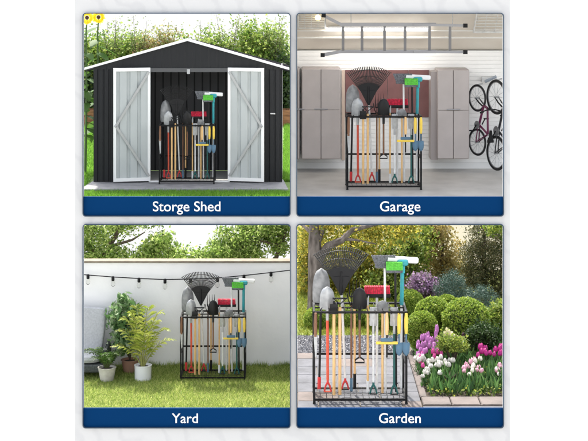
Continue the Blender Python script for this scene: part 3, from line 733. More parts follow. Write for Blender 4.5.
for dx, dy, ln, rs in ((-.9, -.2, .34, 1.25), (-.55, -.4, .24, 1.4), (-.2, .2, .2, 1.5), (.25, -.3, .16, 1.55), (.6, -.1, .32, 1.4), (.9, -.3, .42, 1.0), (.95, .2, .48, .66), (-.9, .25, .42, .9), (-1, -.1, .46, .55), (.5, .5, .3, 1.1), (-.4, .6, .3, 1.1), (.2, -.9, .3, .95)):
    pts, vs = frond((dx*.02, dy*.02, .2), (dx, dy, 0), ln, rs, palml, palm, 17, .034, .25, .42); vv += vs
    b.tube(pts[::2], [.008-.0005*i for i in range(len(pts[::2]))], 5)
np_mesh('fronds', np.array(vv), 4, palml, palm); b.build('stalks', mat('palm stalk', (.25, .26, .07), .6), palm)
fernl = leafmat('fern leaflets', [(.025, .06, .012), (.05, .11, .022), (.09, .16, .035)], .35)
fern = thing('potted_fern', 'dark green fern in a pale grey pot beside the sofa', 'potted plant', (P(107, 380, 24.2).x, 24.2, YZ))
pot(fern, .10, .135, .21, pc)
vv = []; b = MB()
for k in range(26):
    a = 2*math.pi*k/26+random.uniform(-.2, .2); pts, vs = frond((math.cos(a)*.03, math.sin(a)*.03, .2), (math.cos(a), math.sin(a)*.7, 0), random.uniform(.2, .4), random.uniform(.35, .66), fernl, fern, 16, .016, .095, .55, .3); vv += vs
    b.tube(pts[::3], .004, 4)
np_mesh('fronds', np.array(vv), 4, fernl, fern); b.build('stalks', mat('fern stalk', (.06, .08, .02), .7), fern)
ficl = leafmat('variegated leaves', [(.06, .14, .04), (.12, .23, .08), (.26, .38, .18), (.48, .55, .38)], .4)
fic = thing('potted_shrub', 'tall variegated shrub in a terracotta pot by the wall', 'potted plant', (P(130, 371, 24.7).x, 24.7, YZ))
pot(fic, .10, .13, .2, ptc, .012)
fo = np.array(fic.location); b = MB()
c1, cc = clumps(fo+np.array([-.07, 0, .74]), (.22, .17, .46), 80, 30, .05, .35)
c = c1[c1[:, 2] > fo[2]+.24]
np_mesh('foliage', leaf_verts(c, .115, .42, .9)-fo, 4, ficl, fic)
for i in range(0, 72, 5):
    e = cc[i]-fo; b.tube([(0, 0, .18), (e[0]*.4, e[1]*.4, .2+(e[2]-.2)*.6), tuple(e)], [.008, .006, .003], 5)
b.build('stem', stem, fic)

# ================================================================== GARDEN BAY (lower right)
GD = 16.8; QZ = ZC-444*GD/F
def gy_(v): return (ZC-QZ)*F/(v+HZ)           # depth of a ground point seen at row v
def qx(u, d): return (u-294)*d/F
t = MB().box(.03, 4.2, 15.9, 24.3, 0, QZ-.03).build('terrain', mat('garden soil', (.035, .026, .018), .95, 0, (.055, .04, .028), 12, .6, 40)); tag(t, kind='structure')
pave = []
stone = mat('shade darkened grey paving', lin((86, 87, 93)), .85, 0, lin((66, 67, 72)), 5, .25, 30)  # stone tone lowered to stand in for tree shade over the paving
stw = mat('shade darkened warm paving', lin((98, 88, 84)), .85, 0, lin((78, 70, 67)), 5, .25, 30)  # warm slabs too: tree shade is put into the darker colour
pv = MB(); pv2 = MB(); r_ = random.Random(4)
y = 16.2; row = 0
while y < gy_(353):
    x = .04-(row % 2)*.22; dy = .36
    while x < 1.34:
        xa, xb = max(x+.004, .04), min(x+.43, 1.34-.0)
        if xb-xa > .05: (pv2 if r_.random() < .28 else pv).bbox(xa, xb, y+.004, min(y+dy-.004, gy_(353)), QZ-.028, QZ+r_.uniform(-.002, .001), .004)
        x += .44
    y += dy; row += 1
o = pv.build('paving', stone); tag(o, kind='structure'); o = pv2.build('paving', stw); tag(o, kind='structure')
o = MB().box(.04, 1.34, 16.1, gy_(353), QZ-.029, QZ-.012).build('mortar', mat('dark joint sand', (.12, .11, .10), .95)); tag(o, kind='structure')
gv = MB().box(.04, 1.9, gy_(353)+.001, gy_(335), QZ-.029, QZ-.01).build('gravel_base', mat('grey gravel bed', (.2, .2, .21), .9, 0, (.12, .12, .13), 60, .6, 90)); tag(gv, kind='structure')
n = 14000; c = np.stack([rng.uniform(.05, 1.9, n), rng.uniform(gy_(353), gy_(335), n), QZ-.008+rng.uniform(0, .006, n)], 1)
gvm = leafmat('gravel stones', [(.12, .12, .13), (.25, .25, .27), (.42, .41, .42)], 0, .8)
o = np_mesh('gravel', leaf_verts(c, .02, .8), 4, gvm); tag(o, 'loose grey gravel strip behind the garden tool rack', 'gravel', None, 'stuff')
gg = leafmat('golden lawn blades', [(.10, .15, .02), (.2, .24, .03), (.32, .32, .06)], .4)
o = MB().box(.04, 4.1, gy_(335)+.001, 24.1, QZ-.029, QZ-.008).build('lawn', mat('sunny turf', (.10, .13, .025), .95, 0, (.15, .18, .03), 6)); tag(o, kind='structure')
o = grass('grass', .05, 2.2, gy_(335), 23.6, QZ-.008, 24000, .045, .006, gg, (297, 600, 200, 500)); tag(o, 'sunlit yellow green lawn beneath the garden trees', 'grass')
# edging and bed
edge = MB(); u = 409.0
x = 1.35
k = 0
while x < 4.0:
    edge.bbox(x+.004, x+.30, gy_(405.5), gy_(397.5), QZ-.03, QZ+.012, .01); x += .305
for k in range(5): edge.bbox(1.345, 1.42, gy_(397.5)+.005+k*.45, gy_(397.5)+.45+k*.45, QZ-.03, QZ+.012, .01)
o = edge.build('stone_edging', stw); tag(o, 'flat stone edging around the flower bed', 'edging')
o = MB().box(1.35, 4.1, 16.1, gy_(405.8), QZ-.029, QZ-.004).build('path', stone); tag(o, kind='structure')
# clipped box balls
boxl = leafmat('clipped box leaves', [(.09, .16, .02), (.16, .25, .03), (.26, .35, .05), (.36, .43, .08)], .4)
def boxball(u, v, rpx, d, lb, m=boxl, vs=1.0):
    k = d/F; cx = (u-294)*k; cz = ZC-(v+HZ)*k; r = rpx*k
    root = thing('box_ball', lb, 'topiary', (cx, d, QZ), 'clipped box balls in the garden')
    zc = cz-QZ; rz_ = max(r, zc*1.0)
    n = 7000; dv = unit(rng.normal(size=(n, 3))); rad = 1-.09*rng.random((n, 1))**2
    bump = 1+.03*np.sin(dv[:, :1]*9+u)*np.sin(dv[:, 2:]*8+u*2)
    c = dv*rad*bump*np.array([r, r, r]); c[:, 2] = np.where(c[:, 2] < 0, c[:, 2]*rz_/r, c[:, 2]); c[:, 2] += zc
    dv = unit(rng.normal(size=(160, 3))); e = dv*r*rng.uniform(1.0, 1.09, (160, 1)); e[:, 2] = np.where(e[:, 2] < 0, e[:, 2]*rz_/r, e[:, 2])+zc
    c = np.concatenate([c, e]); c = c[c[:, 2] > .01]
    np_mesh('foliage', leaf_verts(c, .032, .6), 4, m, root)
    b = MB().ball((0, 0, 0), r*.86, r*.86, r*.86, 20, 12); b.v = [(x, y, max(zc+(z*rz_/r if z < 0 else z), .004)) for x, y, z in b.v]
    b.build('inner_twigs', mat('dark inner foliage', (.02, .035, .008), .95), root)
for a in ((410, 304, 14, 20.6, 'clipped box ball farthest back, just right of the tool rack'), (433, 316, 19, 19.7, 'clipped box ball between the big ball and the rack'),
          (447, 306, 11, 20.5, 'small clipped box ball behind the left shoulder of the biggest one'), (422, 327, 15.5, 19.05, 'clipped box ball nearest the purple tulips'),
          (466, 322, 24, 19.2, 'biggest clipped box ball above the pale yellow tulips'), (317, 320, 13, 20.4, 'clipped box ball at the left end behind the rack'),
          (352, 320, 14, 20.5, 'clipped box ball behind the black spade in the garden'), (381, 321, 15, 20.3, 'clipped box ball behind the right half of the garden rack')):
    boxball(*a)
# trees and bushes behind
limG = (297.2, 640, 200, 352)
gold = leafmat('golden leaves', [(.10, .13, .02), (.36, .31, .04), (.60, .48, .09), (.30, .34, .06), (.10, .15, .03)], .55)
grn = leafmat('fresh green leaves', [(.06, .11, .015), (.12, .19, .03), (.22, .28, .05), (.3, .33, .06)], .5)
tanl = leafmat('tan gold leaves', [(.20, .16, .05), (.32, .25, .08), (.42, .34, .14), (.2, .2, .06)], .5)
dk = leafmat('dark conifer needles', [(.03, .04, .015), (.07, .08, .03), (.12, .12, .05), (.18, .15, .07)], .4)
bl = leafmat('blue green needles', [(.03, .06, .045), (.06, .11, .085), (.11, .17, .14)], .2)
lil = leafmat('mauve blossom', [(.12, .10, .10), (.26, .15, .28), (.38, .24, .42), (.10, .14, .05)], .4)
b212 = base(21.1, QZ)
treecrown('tree', 'grey barked tree with spreading limbs behind the leaf rake', 'tree', 319, 21.1, QZ,
          [([(318, b212, 0), (318, 306, 0), (317, 285, 0), (315.5, 262, 0), (314.5, 240, 0), (314, 222, 0), (313, 205, 0)], .16),
           ([(317, 262, 0), (328, 246, -.05), (342, 240, -.1), (352, 230, -.1), (372, 225, -.1), (392, 219, -.1)], .065), ([(344, 239, -.1), (356, 240, -.1), (376, 244, -.1)], .025), ([(316, 246, 0), (322, 232, 0), (326, 215, 0)], .05), ([(318, 290, 0), (325, 306, -.05), (330, 315, -.05)], .07), ([(314, 235, 0), (304, 226, .05), (296.9, 222, .1)], .035)],
          [(345, 222, 21.3, 46, 16, 70, 45), (312, 232, 21.5, 20, 22, 40, 40), (390, 226, 21.3, 34, 14, 60, 40)], gold, .05, limG, bark, sp=.055, r0=.08)
treecrown('tree', 'golden leaved tree at the left of the garden behind the grey trunk', 'tree', 306, 22.6, QZ, [([(306, base(22.6, QZ), 0), (307, 270, 0), (309, 230, 0)], .04)],
          [(304, 250, 22.7, 22, 34, 70, 45), (326, 262, 22.8, 22, 26, 60, 45), (302, 284, 22.6, 14, 18, 30, 45)], gold, .055, limG, sp=.06)
treecrown('tree', 'golden leaved tree behind the black rake plate', 'tree', 350, 22.7, QZ, [([(350, base(22.7, QZ), 0), (352, 270, 0), (350, 235, 0)], .045), ([(351, 265, 0), (366, 246, 0)], .02)],
          [(352, 262, 22.8, 28, 34, 100, 45), (376, 255, 22.7, 24, 36, 60, 45), (352, 292, 22.6, 30, 14, 60, 45)], gold, .055, limG, sp=.06)
treecrown('tree', 'fresh green tree behind the brooms in the garden', 'tree', 400, 22.3, QZ, [([(400, base(22.3, QZ), 0), (402, 270, 0), (404, 235, 0)], .04)],
          [(404, 262, 22.3, 20, 30, 80, 45), (388, 285, 22.2, 24, 18, 60, 45), (416, 242, 22.5, 18, 22, 50, 40), (410, 290, 22.0, 18, 12, 40, 45)], grn, .055, limG, sp=.06)
treecrown('tree', 'tan gold tree in the middle of the garden background', 'tree', 440, 23.0, QZ, [([(440, base(23, QZ), 0), (441, 270, 0), (444, 235, 0)], .04)],
          [(436, 250, 23.1, 18, 32, 56, 40), (452, 262, 23.1, 14, 24, 40, 40), (432, 228, 23.0, 16, 12, 40, 40), (446, 284, 23.0, 22, 14, 50, 40)], tanl, .055, limG, sp=.06)
treecrown('conifer', 'tall dark brown green conifer at the right of the garden', 'tree', 484, 22.4, QZ, [([(484, base(22.4, QZ), 0), (484, 260, 0), (484, 205, 0)], .05)],
          [(484, 232, 22.4, 17, 24, 60, 42), (480, 258, 22.3, 22, 20, 70, 45), (490, 282, 22.3, 26, 18, 100, 45), (504, 250, 22.5, 16, 40, 90, 45), (472, 276, 22.2, 14, 12, 40, 45)], dk, .05, limG, sp=.05, asp=.25)
treecrown('tree', 'dark leafy tree at the far right edge of the garden', 'tree', 530, 22.5, QZ, [([(530, base(22.5, QZ), 0), (530, 250, 0), (532, 215, 0)], .05)],
          [(530, 250, 22.5, 26, 36, 110, 45), (570, 255, 22.6, 26, 36, 80, 40)], hd, .06, limG, sp=.07)
treecrown('tree', 'yellow green sprays overhanging the top right of the garden', 'tree', 512, 21.6, QZ, [([(512, base(21.6, QZ), 0), (512, 260, 0), (506, 230, 0), (494, 222, 0)], .03)],
          [(497, 224, 21.6, 15, 7, 26, 36), (512, 232, 21.6, 12, 12, 20, 36)], grn, .05, limG, sp=.04)
def bush(name, lb, u, v, d, ru, rv, m, leaf, n, asp=.5, sp=.03):
    k = d/F; root = thing(name, lb, 'bush', ((u-294)*k, d, QZ)); ro = np.array(root.location)
    c, cc = clumps(P(u, v, d), (ru*k, min(ru*k, .3), rv*k), n//34, 34, sp, .3)
    zmin = QZ+.01; c = keep(c[c[:, 2] > zmin], limG)
    np_mesh('foliage', leaf_verts(c, leaf, asp)-ro, 4, m, root)
    b = MB(); z = P(u, v, d).z-QZ
    for q in range(5):
        a = 1.3*q; b.tube([(0, 0, 0), (math.cos(a)*ru*k*.3, .05*math.sin(a), z*.7), (math.cos(a)*ru*k*.6, .1*math.sin(a), z*1.1)], [.014, .01, .004], 5)
    b.build('stem', stem, root)
bush('spruce_bush', 'blue green domed conifer bush behind the box balls', 452, 294, 21.0, 17, 24, bl, .035, 6500, .22)
bush('spruce_bush', 'low blue green conifer bush in front of the dark conifer', 478, 300, 20.9, 20, 14, bl, .035, 4500, .22)
bush('lilac_bush', 'mauve flowering bush between the squeegee and the blue conifer', 424, 286, 21.5, 16, 12, lil, .035, 3500, .7)
bush('leafy_bush', 'olive green leafy bush at the right edge of the garden', 497, 322, 19.6, 13, 22, grn, .045, 3500)
bush('leafy_bush', 'dark green bush behind the magenta tulips', 484, 336, 18.7, 16, 16, hd, .04, 3500)
bush('leafy_bush', 'leafy bush low behind the left of the flower bed', 452, 348, 18.2, 15, 14, grn, .035, 3000)
bush('dark_bush', 'rust brown twiggy bush in the middle of the flower bed', 449, 375, 17.5, 12, 15, leafmat('rusty leaves', [(.05, .04, .02), (.12, .07, .035), (.08, .10, .03), (.16, .12, .05)], .3), .035, 2200)
# flower bed leaves (uncountable) + tulips
tlf = leafmat('tulip leaves', [(.025, .065, .02), (.05, .12, .035), (.11, .2, .06)], .4)
n = 4600; c = np.stack([rng.uniform(1.44, 4.0, n), rng.uniform(gy_(394), gy_(345), n), np.full(n, QZ-.025)], 1)
c = c[~((np.abs(px(c)[0]-480) < 22) & (c[:, 1] > 18.6))]
n = len(c); a = rng.uniform(0, 2*math.pi, n); d = np.stack([np.cos(a), np.sin(a), np.zeros(n)], 1)
hgt = rng.uniform(.08, .24, (n, 1)); ln = rng.normal(size=(n, 3))*.32; ln[:, 2] = 1
v = np.stack([c-d*.006, c+ln*hgt*.5-d*.016, c+ln*hgt*1.0+np.array([0, 0, 0])+rng.normal(size=(n, 3))*.01, c+ln*hgt*.5+d*.016], 1)
o = np_mesh('bed_foliage', v, 4, tlf); tag(o, 'strappy green leaves covering the flower bed', 'foliage', None, 'stuff')
n = 5200; c = np.stack([rng.uniform(1.44, 4.0, n), rng.uniform(gy_(396), gy_(345), n), QZ+rng.uniform(-.02, .07, n)], 1)
o = np_mesh('ground_cover', leaf_verts(c, .04, .6), 4, grn); tag(o, 'low green ground cover between the tulips', 'foliage', None, 'stuff')
def tulip_proto(m, loc, lb, group):
    root = thing('tulip', lb, 'tulip', loc, group)
    MB().tube([(0, 0, 0), (.008, 0, .5), (0, 0, 1)], [.014, .012, .012], 6).build('stem', mat('tulip stem', (.10, .19, .05), .6), root)
    n = 18
    prof = [(.03, .97), (.085, 1.0), (.115, 1.07), (.108, 1.15), (.075, 1.23), (.05, 1.27)]
    b = MB(); b.loft([[(r*(1+.10*math.cos(3*2*math.pi*k/n))*math.cos(2*math.pi*k/n), r*(1+.10*math.cos(3*2*math.pi*k/n))*math.sin(2*math.pi*k/n), z+(.05*math.cos(3*2*math.pi*k/n) if i > 3 else 0)) for k in range(n)] for i, (r, z) in enumerate(prof)])
    b.build('bloom', m, root, True)
    for q in range(2):
        a = q*2.6+.4; dx, dy = math.cos(a), math.sin(a); rows = []
        for s, wd in ((0, .02), (.35, .055), (.7, .045), (1, .004)):
            cpt = Vector((dx*(.03+.22*s*s), dy*(.03+.22*s*s), .05+.62*s)); sd = Vector((-dy, dx, 0))*wd; rows.append([cpt-sd, cpt+Vector((-dx*.02, -dy*.02, 0)), cpt+sd])
        MB().loft(rows, cap=False, closed=False).build('leaf', tlf, root, True)
    return root
def tm(name, c, c2): return leafmat(name, [c, c2], .35, .5)
TG = [('white', tm('white petals', (.6, .59, .55), (.68, .66, .62)), 'white tulip in the front left clump of the flower bed', 'white tulips in the flower bed',
       [(418, 356), (424, 357), (428, 361), (433, 360), (438, 359), (440, 363), (445, 361), (449, 360), (430, 366), (436, 365), (424, 372), (428, 373), (427, 369), (415, 358), (440, 373), (446, 364)]),
      ('mauve', tm('mauve petals', (.45, .16, .42), (.58, .28, .55)), 'mauve tulip in the rear left clump beside the rack', 'mauve tulips in the flower bed',
       [(421, 338), (426, 339), (431, 341), (436, 338), (424, 344), (429, 346), (434, 345), (420, 350), (424, 351), (438, 343), (440, 347), (428, 335), (436, 333), (417, 346)]),
      ('hot', tm('hot pink petals', (.55, .05, .26), (.66, .12, .38)), 'hot pink tulip low in the left clump of the flower bed', 'hot pink tulips at left',
       [(422, 354), (433, 351), (438, 352), (420, 361)]),
      ('pale', tm('pale yellow petals', (.62, .58, .34), (.72, .68, .46)), 'pale yellow tulip below the biggest box ball', 'pale yellow tulips', [(445, 335), (449, 341), (457, 339), (462, 341), (447, 332), (453, 337), (451, 343)]),
      ('magenta', tm('magenta petals', (.42, .02, .20), (.55, .06, .32)), 'magenta tulip in the tall clump at the right', 'magenta tulips at right', [(482, 346), (486, 348), (484, 351), (496, 349), (499, 353), (494, 354), (478, 355), (501, 347)]),
      ('light', tm('light pink petals', (.62, .32, .42), (.72, .46, .55)), 'light pink tulip in the middle right of the flower bed', 'light pink tulips', [(466, 364), (470, 362), (478, 367), (481, 371), (465, 371), (500, 365), (502, 367), (474, 359)]),
      ('cream', tm('cream petals', (.74, .70, .62), (.8, .78, .72)), 'cream white tulip standing right of the rust brown bush', 'cream tulips at right', [(473, 360), (476, 361), (469, 374), (497, 369), (474, 365)]),
      ('plum', tm('near black petals', (.035, .008, .02), (.06, .015, .035)), 'near black tulip between the pale yellow and magenta ones', 'black tulips', [(462, 336), (464, 338), (478, 342)])]
for nm, m, lb, grp, spots in TG:
    proto = None
    extra = [(max(412, u+random.uniform(-5, 5)), v+random.uniform(-4, 7)) for u, v in spots] if nm != 'plum' else []
    for (u, v) in spots+extra:
        d = 17.15+(386-v)*.0315+random.uniform(-.06, .06); d = min(max(d, 17.2), 18.75)
        top = P(u, v, d).z; h = max(.12, (top-QZ+.02)/1.13)
        if proto is None: o = proto = tulip_proto(m, (0, 0, 0), lb, grp)
        else: o = copy_tree(proto)
        o.location = (P(u, v, d).x, d, QZ-.02); wd = random.uniform(.19, .25)*(.8 if nm in ('hot', 'plum') else 1)
        o.scale = (wd, wd, h); o.rotation_euler = (random.uniform(-.06, .06), random.uniform(-.06, .06), random.uniform(0, 6))

# ================================================================== TOOL RACKS
DEP = .47
def make_rack():
    root = thing('tool_rack', '', 'tool rack', (0, 0, 0))
    r = .012; hx, hy, H = .5-r, DEP/2-r, .98
    for sx_ in (-1, 1):
        for sy in (-1, 1):
            p = MB().box(sx_*hx-r, sx_*hx+r, sy*hy-r, sy*hy+r, .012, H).build('post', M['black'], root)
            MB().bbox(sx_*hx-r-.003, sx_*hx+r+.003, sy*hy-r-.003, sy*hy+r+.003, 0, .012, .003).build('foot_cap', M['blackp'], p)
    def xrail(nm, y, z, t=.011): MB().box(-hx+r, hx-r, y-t, y+t, z-t, z+t).build(nm, M['black'], root)
    def yrail(nm, x, z, t=.011): MB().box(x-t, x+t, -hy+r, hy-r, z-t, z+t).build(nm, M['black'], root)
    for y in (-hy, hy):
        xrail('top_rail', y, H-.012); xrail('bottom_rail', y, .045)
    xrail('middle_rail', hy, .42); xrail('holder_rail', 0, H-.012, .007)
    for x in (-hx, hx):
        yrail('top_rail', x, H-.012); yrail('bottom_rail', x, .045); yrail('middle_rail', x, .42)
    b = MB()
    for k in range(1, 15): x = -hx+2*hx*k/15; b.tube([(x, -hy+r, .058), (x, hy-r, .058)], .0028, 5)
    for k in range(1, 6): y = -hy+2*hy*k/6; b.tube([(-hx+r, y, .0635), (hx-r, y, .0635)], .0028, 5)
    b.build('base_grid', M['black'], root)
    b = MB()
    for k in range(1, 12): x = -hx+2*hx*k/12; b.tube([(x, -hy+r, H-.012), (x, hy-r, H-.012)], .006, 6)
    b.build('slot_bars', M['black'], root)
    for k in range(-5, 6):
        x = k*.082; MB().tube([(x, -hy-.012, H-.012), (x, -hy-.045, H-.02), (x, -hy-.05, H+.012)], .005, 5).build('hook', M['black'], root)
    return root
class T:
    """one tool; coordinates in rack space, converted to the tool's own base point"""
    protos = []
    def __init__(s, name, lab, cat, x, y, z):
        s.o = thing(name, '', cat, (x, y, z)); s.b = Vector((x, y, z)); s.lab = lab; T.protos.append((s.o, lab))
    def part(s, nm, mb, m, smooth=True, parent=None):
        mb.v = [tuple(Vector(v)-s.b) for v in mb.v]; return mb.build(nm, m, parent or s.o, smooth)
    def rod(s, nm, pts, r, m, n=9): return s.part(nm, MB().tube(pts, r, n), m)
def blade(cx, y, z0, z1, wd, kind='round', curve=.03, th=.006, cols=9, rows=12):
    b = MB(); rings = []
    for i in range(rows+1):
        s = i/rows; z = z0+(z1-z0)*s
        if kind == 'round': w_ = wd*(1 if s < .35 else math.sqrt(max(0.0008, 1-((s-.35)/.65)**2.4)))
        elif kind == 'square': w_ = wd*(1-.06*s)
        else: w_ = wd*(.75+.25*min(1, s*2))*(1 if s < .8 else 1-.2*(s-.8)/.2)
        if s < .08: w_ *= .9
        fr, bk = [], []
        for j in range(cols):
            q = -1+2*j/(cols-1); yy = y+curve*(q*q-.4)-.015*math.sin(s*2)
            fr.append((cx+q*w_/2, yy, z)); bk.append((cx+q*w_/2, yy+th, z))
        rings.append(fr+bk[::-1])
    return b.loft(rings)
def dgrip(t, x, y, z, m, mg, sc=.72):
    """D shaped grip at the low end of an upside-down handle"""
    b = MB(); s = sc
    b.tube([(x, y, z+.21*s), (x, y, z+.15*s), (x-.03*s, y, z+.10*s), (x-.052*s, y, z+.015*s)], [.017*s, .018*s, .014*s, .012*s], 7)
    b.tube([(x, y, z+.15*s), (x+.03*s, y, z+.10*s), (x+.052*s, y, z+.015*s)], [.017*s, .014*s, .012*s], 7)
    p = t.part('grip', b, m)
    t.part('grip_bar', MB().tube([(x-.056*s, y, z+.012*s), (x+.056*s, y, z+.012*s)], .013*s, 8), mg, True, p)
G0 = .068
# leaf rake
t = T('leaf_rake', 'black fan leaf rake with a white handle', 'rake', -.15, .05, G0)
t.rod('handle', [(-.15, .05, .2), (-.19, .05, 1.155)], .013, M['whitep'])
dgrip(t, -.15, .05, G0, M['red'], M['blackp'])
pv_ = Vector((-.195, .04, 1.15)); b = MB(); n = 26
for k in range(n):
    a = R(-37+74*k/(n-1)); d = Vector((math.sin(a), 0, math.cos(a))); Lr = .465+.03*abs(math.sin(a))
    p1 = pv_+d*Lr*.5; p2 = pv_+d*Lr+Vector((0, -.02, 0)); p3 = p2+d*.015+Vector((0, -.045, -.012))
    b.tube([pv_+d*.03, p1, p2, p3], [.0055, .006, .006, .005], 5)
t.part('tines', b, M['dark_steel'])
b = MB()
for f in (.72, .9): b.tube([pv_+Vector((math.sin(R(q)), -.008/ .47*0-.012, math.cos(R(q))))*(.47*f) for q in range(-37, 38, 4)], .006, 5)
t.part('cross_wires', b, M['dark_steel'])
b = MB(); t.part('spreader', b.prism([(pv_.x-.022, pv_.z-.03), (pv_.x+.022, pv_.z-.03)]+[(pv_.x+.25*math.sin(R(q)), pv_.z+.25*math.cos(R(q))) for q in range(35, -36, -10)], .022, .032), M['blackp'], False)
t.part('spreader_ribs', MB().tube([pv_+Vector((0, -.02, -.05)), pv_+Vector((0, -.022, .2))], [.018, .01], 8).tube([pv_+Vector((-.09, -.012, .15)), pv_+Vector((.09, -.012, .15))], .008, 6), M['blackp'])
# black spade, hung by its blade
t = T('spade', 'black round point spade with a brown handle', 'spade', .0, -.08, .40)
t.part('blade', blade(0, -.08, .97, 1.20, .155, 'round', .03), M['dark_steel'])
t.rod('handle', [(0, -.08, .45), (0, -.08, .97)], .012, M['brownw']); t.rod('socket', [(0, -.08, .86), (0, -.082, 1.0), (0, -.09, 1.06)], [.016, .018, .008], M['dark_steel'])
t.part('grip', MB().tube([(0, -.08, .46), (-.045, -.08, .43), (-.05, -.08, .40), (.05, -.08, .40), (.045, -.08, .43), (0, -.08, .46)], .009, 6), M['blackp'])
# silver shovel with orange handle
t = T('shovel', 'silver round point shovel with an orange red handle', 'shovel', -.34, -.03, G0)
t.part('blade', blade(-.345, -.03, .955, 1.20, .16, 'round', .035), M['steel']); t.rod('handle', [(-.34, -.03, .2), (-.343, -.03, .9)], .015, M['orange'])
t.rod('socket', [(-.343, -.03, .84), (-.344, -.03, .98), (-.345, -.035, 1.05)], [.017, .02, .008], M['steel']); dgrip(t, -.34, -.03, G0, M['red'], M['orange'])
# scoop shovel
t = T('scoop_shovel', 'tall dull grey scoop shovel with a black shaft', 'shovel', -.43, .10, G0)
t.part('blade', blade(-.405, .10, 1.0, 1.37, .19, 'round', .05), M['dullsteel']); t.rod('handle', [(-.43, .10, G0), (-.41, .10, 1.0)], .013, M['blackp'])
t.rod('socket', [(-.411, .10, .95), (-.407, .09, 1.12)], [.018, .008], M['dullsteel'])
t.rod('grip', [(-.43, .10, G0+.002), (-.428, .10, .20)], .019, M['red'])
# digging hoe and bow rake in pale wood
t = T('garden_hoe', 'garden hoe with a pale wood handle and black head', 'hoe', -.275, -.13, G0)
t.rod('handle', [(-.275, -.13, G0), (-.275, -.13, .96)], .0165, M['wood'])
t.part('head', MB().bbox(-.32, -.235, -.15, -.14, .93, 1.04, .004).tube([(-.275, -.13, .93), (-.275, -.125, 1.05), (-.275, -.14, 1.06)], .013, 7), M['dark_steel'])
t = T('bow_rake', 'bow rake with a pale wood handle and short black tines', 'rake', -.212, -.12, G0)
t.rod('handle', [(-.212, -.12, G0), (-.212, -.12, 1.0)], .0165, M['wood'])
b = MB().tube([(-.29, -.10, 1.09), (-.13, -.10, 1.09)], .008, 6).tube([(-.212, -.12, .98), (-.212, -.115, 1.03), (-.28, -.10, 1.09)], .006, 6).tube([(-.212, -.115, 1.03), (-.14, -.10, 1.09)], .006, 6)
for k in range(9): b.tube([(-.285+k*.0185, -.10, 1.09), (-.285+k*.0185, -.145, 1.085)], .004, 5)
t.part('head', b, M['dark_steel'])
# cultivator with thin brown handle
t = T('cultivator', 'three pronged cultivator with a thin brown handle', 'cultivator', -.085, .02, G0)
t.rod('handle', [(-.085, .02, .2), (-.085, .02, .99)], .011, M['brownw']); t.rod('ferrule', [(-.085, .02, G0), (-.085, .02, .21)], .015, M['blueg'])
b = MB()
for q in (-1, 0, 1): b.tube([(-.085, .02, .97), (-.085+q*.03, .02, 1.04), (-.085+q*.045, .0, 1.12), (-.085+q*.048, -.05, 1.13), (-.085+q*.048, -.06, 1.09)], [.007, .006, .006, .005, .003], 6)
t.part('prongs', b, M['dark_steel'])
t = T('edging_spade', 'half moon edging spade with a slim pale wood handle', 'spade', .245, -.06, G0)
t.rod('handle', [(.245, -.06, G0), (.245, -.06, .93)], .0125, M['wood']); b = blade(.245, -.06, .93, 1.06, .13, 'round', .005); t.part('blade', b, M['dullsteel'])
t = T('digging_fork', 'four tined digging fork with a slim wood handle', 'fork', -.045, .13, G0)
t.rod('handle', [(-.045, .13, G0+.02), (-.045, .13, 1.0)], .0125, M['wood'])
b = MB().tube([(-.045, .13, .98), (-.045, .13, 1.06)], .014, 7).tube([(-.1, .13, 1.06), (.01, .13, 1.06)], .009, 6)
for q in range(4): b.tube([(-.1+q*.0367, .13, 1.06), (-.1+q*.0367, .115, 1.16), (-.1+q*.0367, .11, 1.25)], [.007, .006, .002], 6)
t.part('tines', b, M['dark_steel']); t.rod('grip', [(-.045, .13, G0), (-.045, .13, G0+.16)], .017, M['blackp'])
t = T('lawn_weeder', 'stand up weeder with a pale wood shaft and white foot', 'weeder', .09, -.02, G0)
t.rod('shaft', [(.09, -.02, G0+.1), (.09, -.02, 1.02)], .012, M['wood']); t.rod('foot', [(.09, -.02, G0), (.09, -.02, G0+.12)], .016, M['whitep'])
t.rod('head', [(.09, -.02, 1.0), (.09, -.02, 1.05), (.10, -.03, 1.10)], [.014, .014, .004], M['steel'])
# push broom, crimson
t = T('push_broom', 'crimson bristled push broom with a white handle', 'broom', .195, .12, G0)
t.rod('handle', [(.195, .12, G0), (.195, .12, 1.06)], .0145, M['whitep'])
t.part('head', MB().bbox(.055, .345, .09, .15, 1.055, 1.095, .006), M['blackp'], False)
b = MB()
for k in range(14):
    x = .062+k*.0197
    b.loft([[(x+.001, .095, 1.095), (x+.0185, .095, 1.095), (x+.0185, .145, 1.095), (x+.001, .145, 1.095)], [(x-.002, .088, 1.17), (x+.012, .088, 1.18), (x+.012, .152, 1.18), (x-.002, .152, 1.17)]])
t.part('bristles', b, M['pink'], False)
# two spades with blades up under the rail
for x, y, m, mg, lb in ((.145, -.12, M['whitep'], M['dteal'], 'square grey spade with a white shaft and dark teal grip'), (.365, -.13, M['dteal'], M['dteal'], 'square grey spade with a dark green shaft and grip')):
    t = T('square_spade', lb, 'spade', x, y, G0)
    t.rod('handle', [(x, y, .2), (x, y, .84)], .0125, m); t.part('blade', blade(x, y, .80, 1.0, .085, 'square', .012), M['steel'])
    t.rod('socket', [(x, y, .72), (x, y-.002, .86)], [.015, .012], M['steel']); dgrip(t, x, y, G0, M['dteal'], M['blackp'])
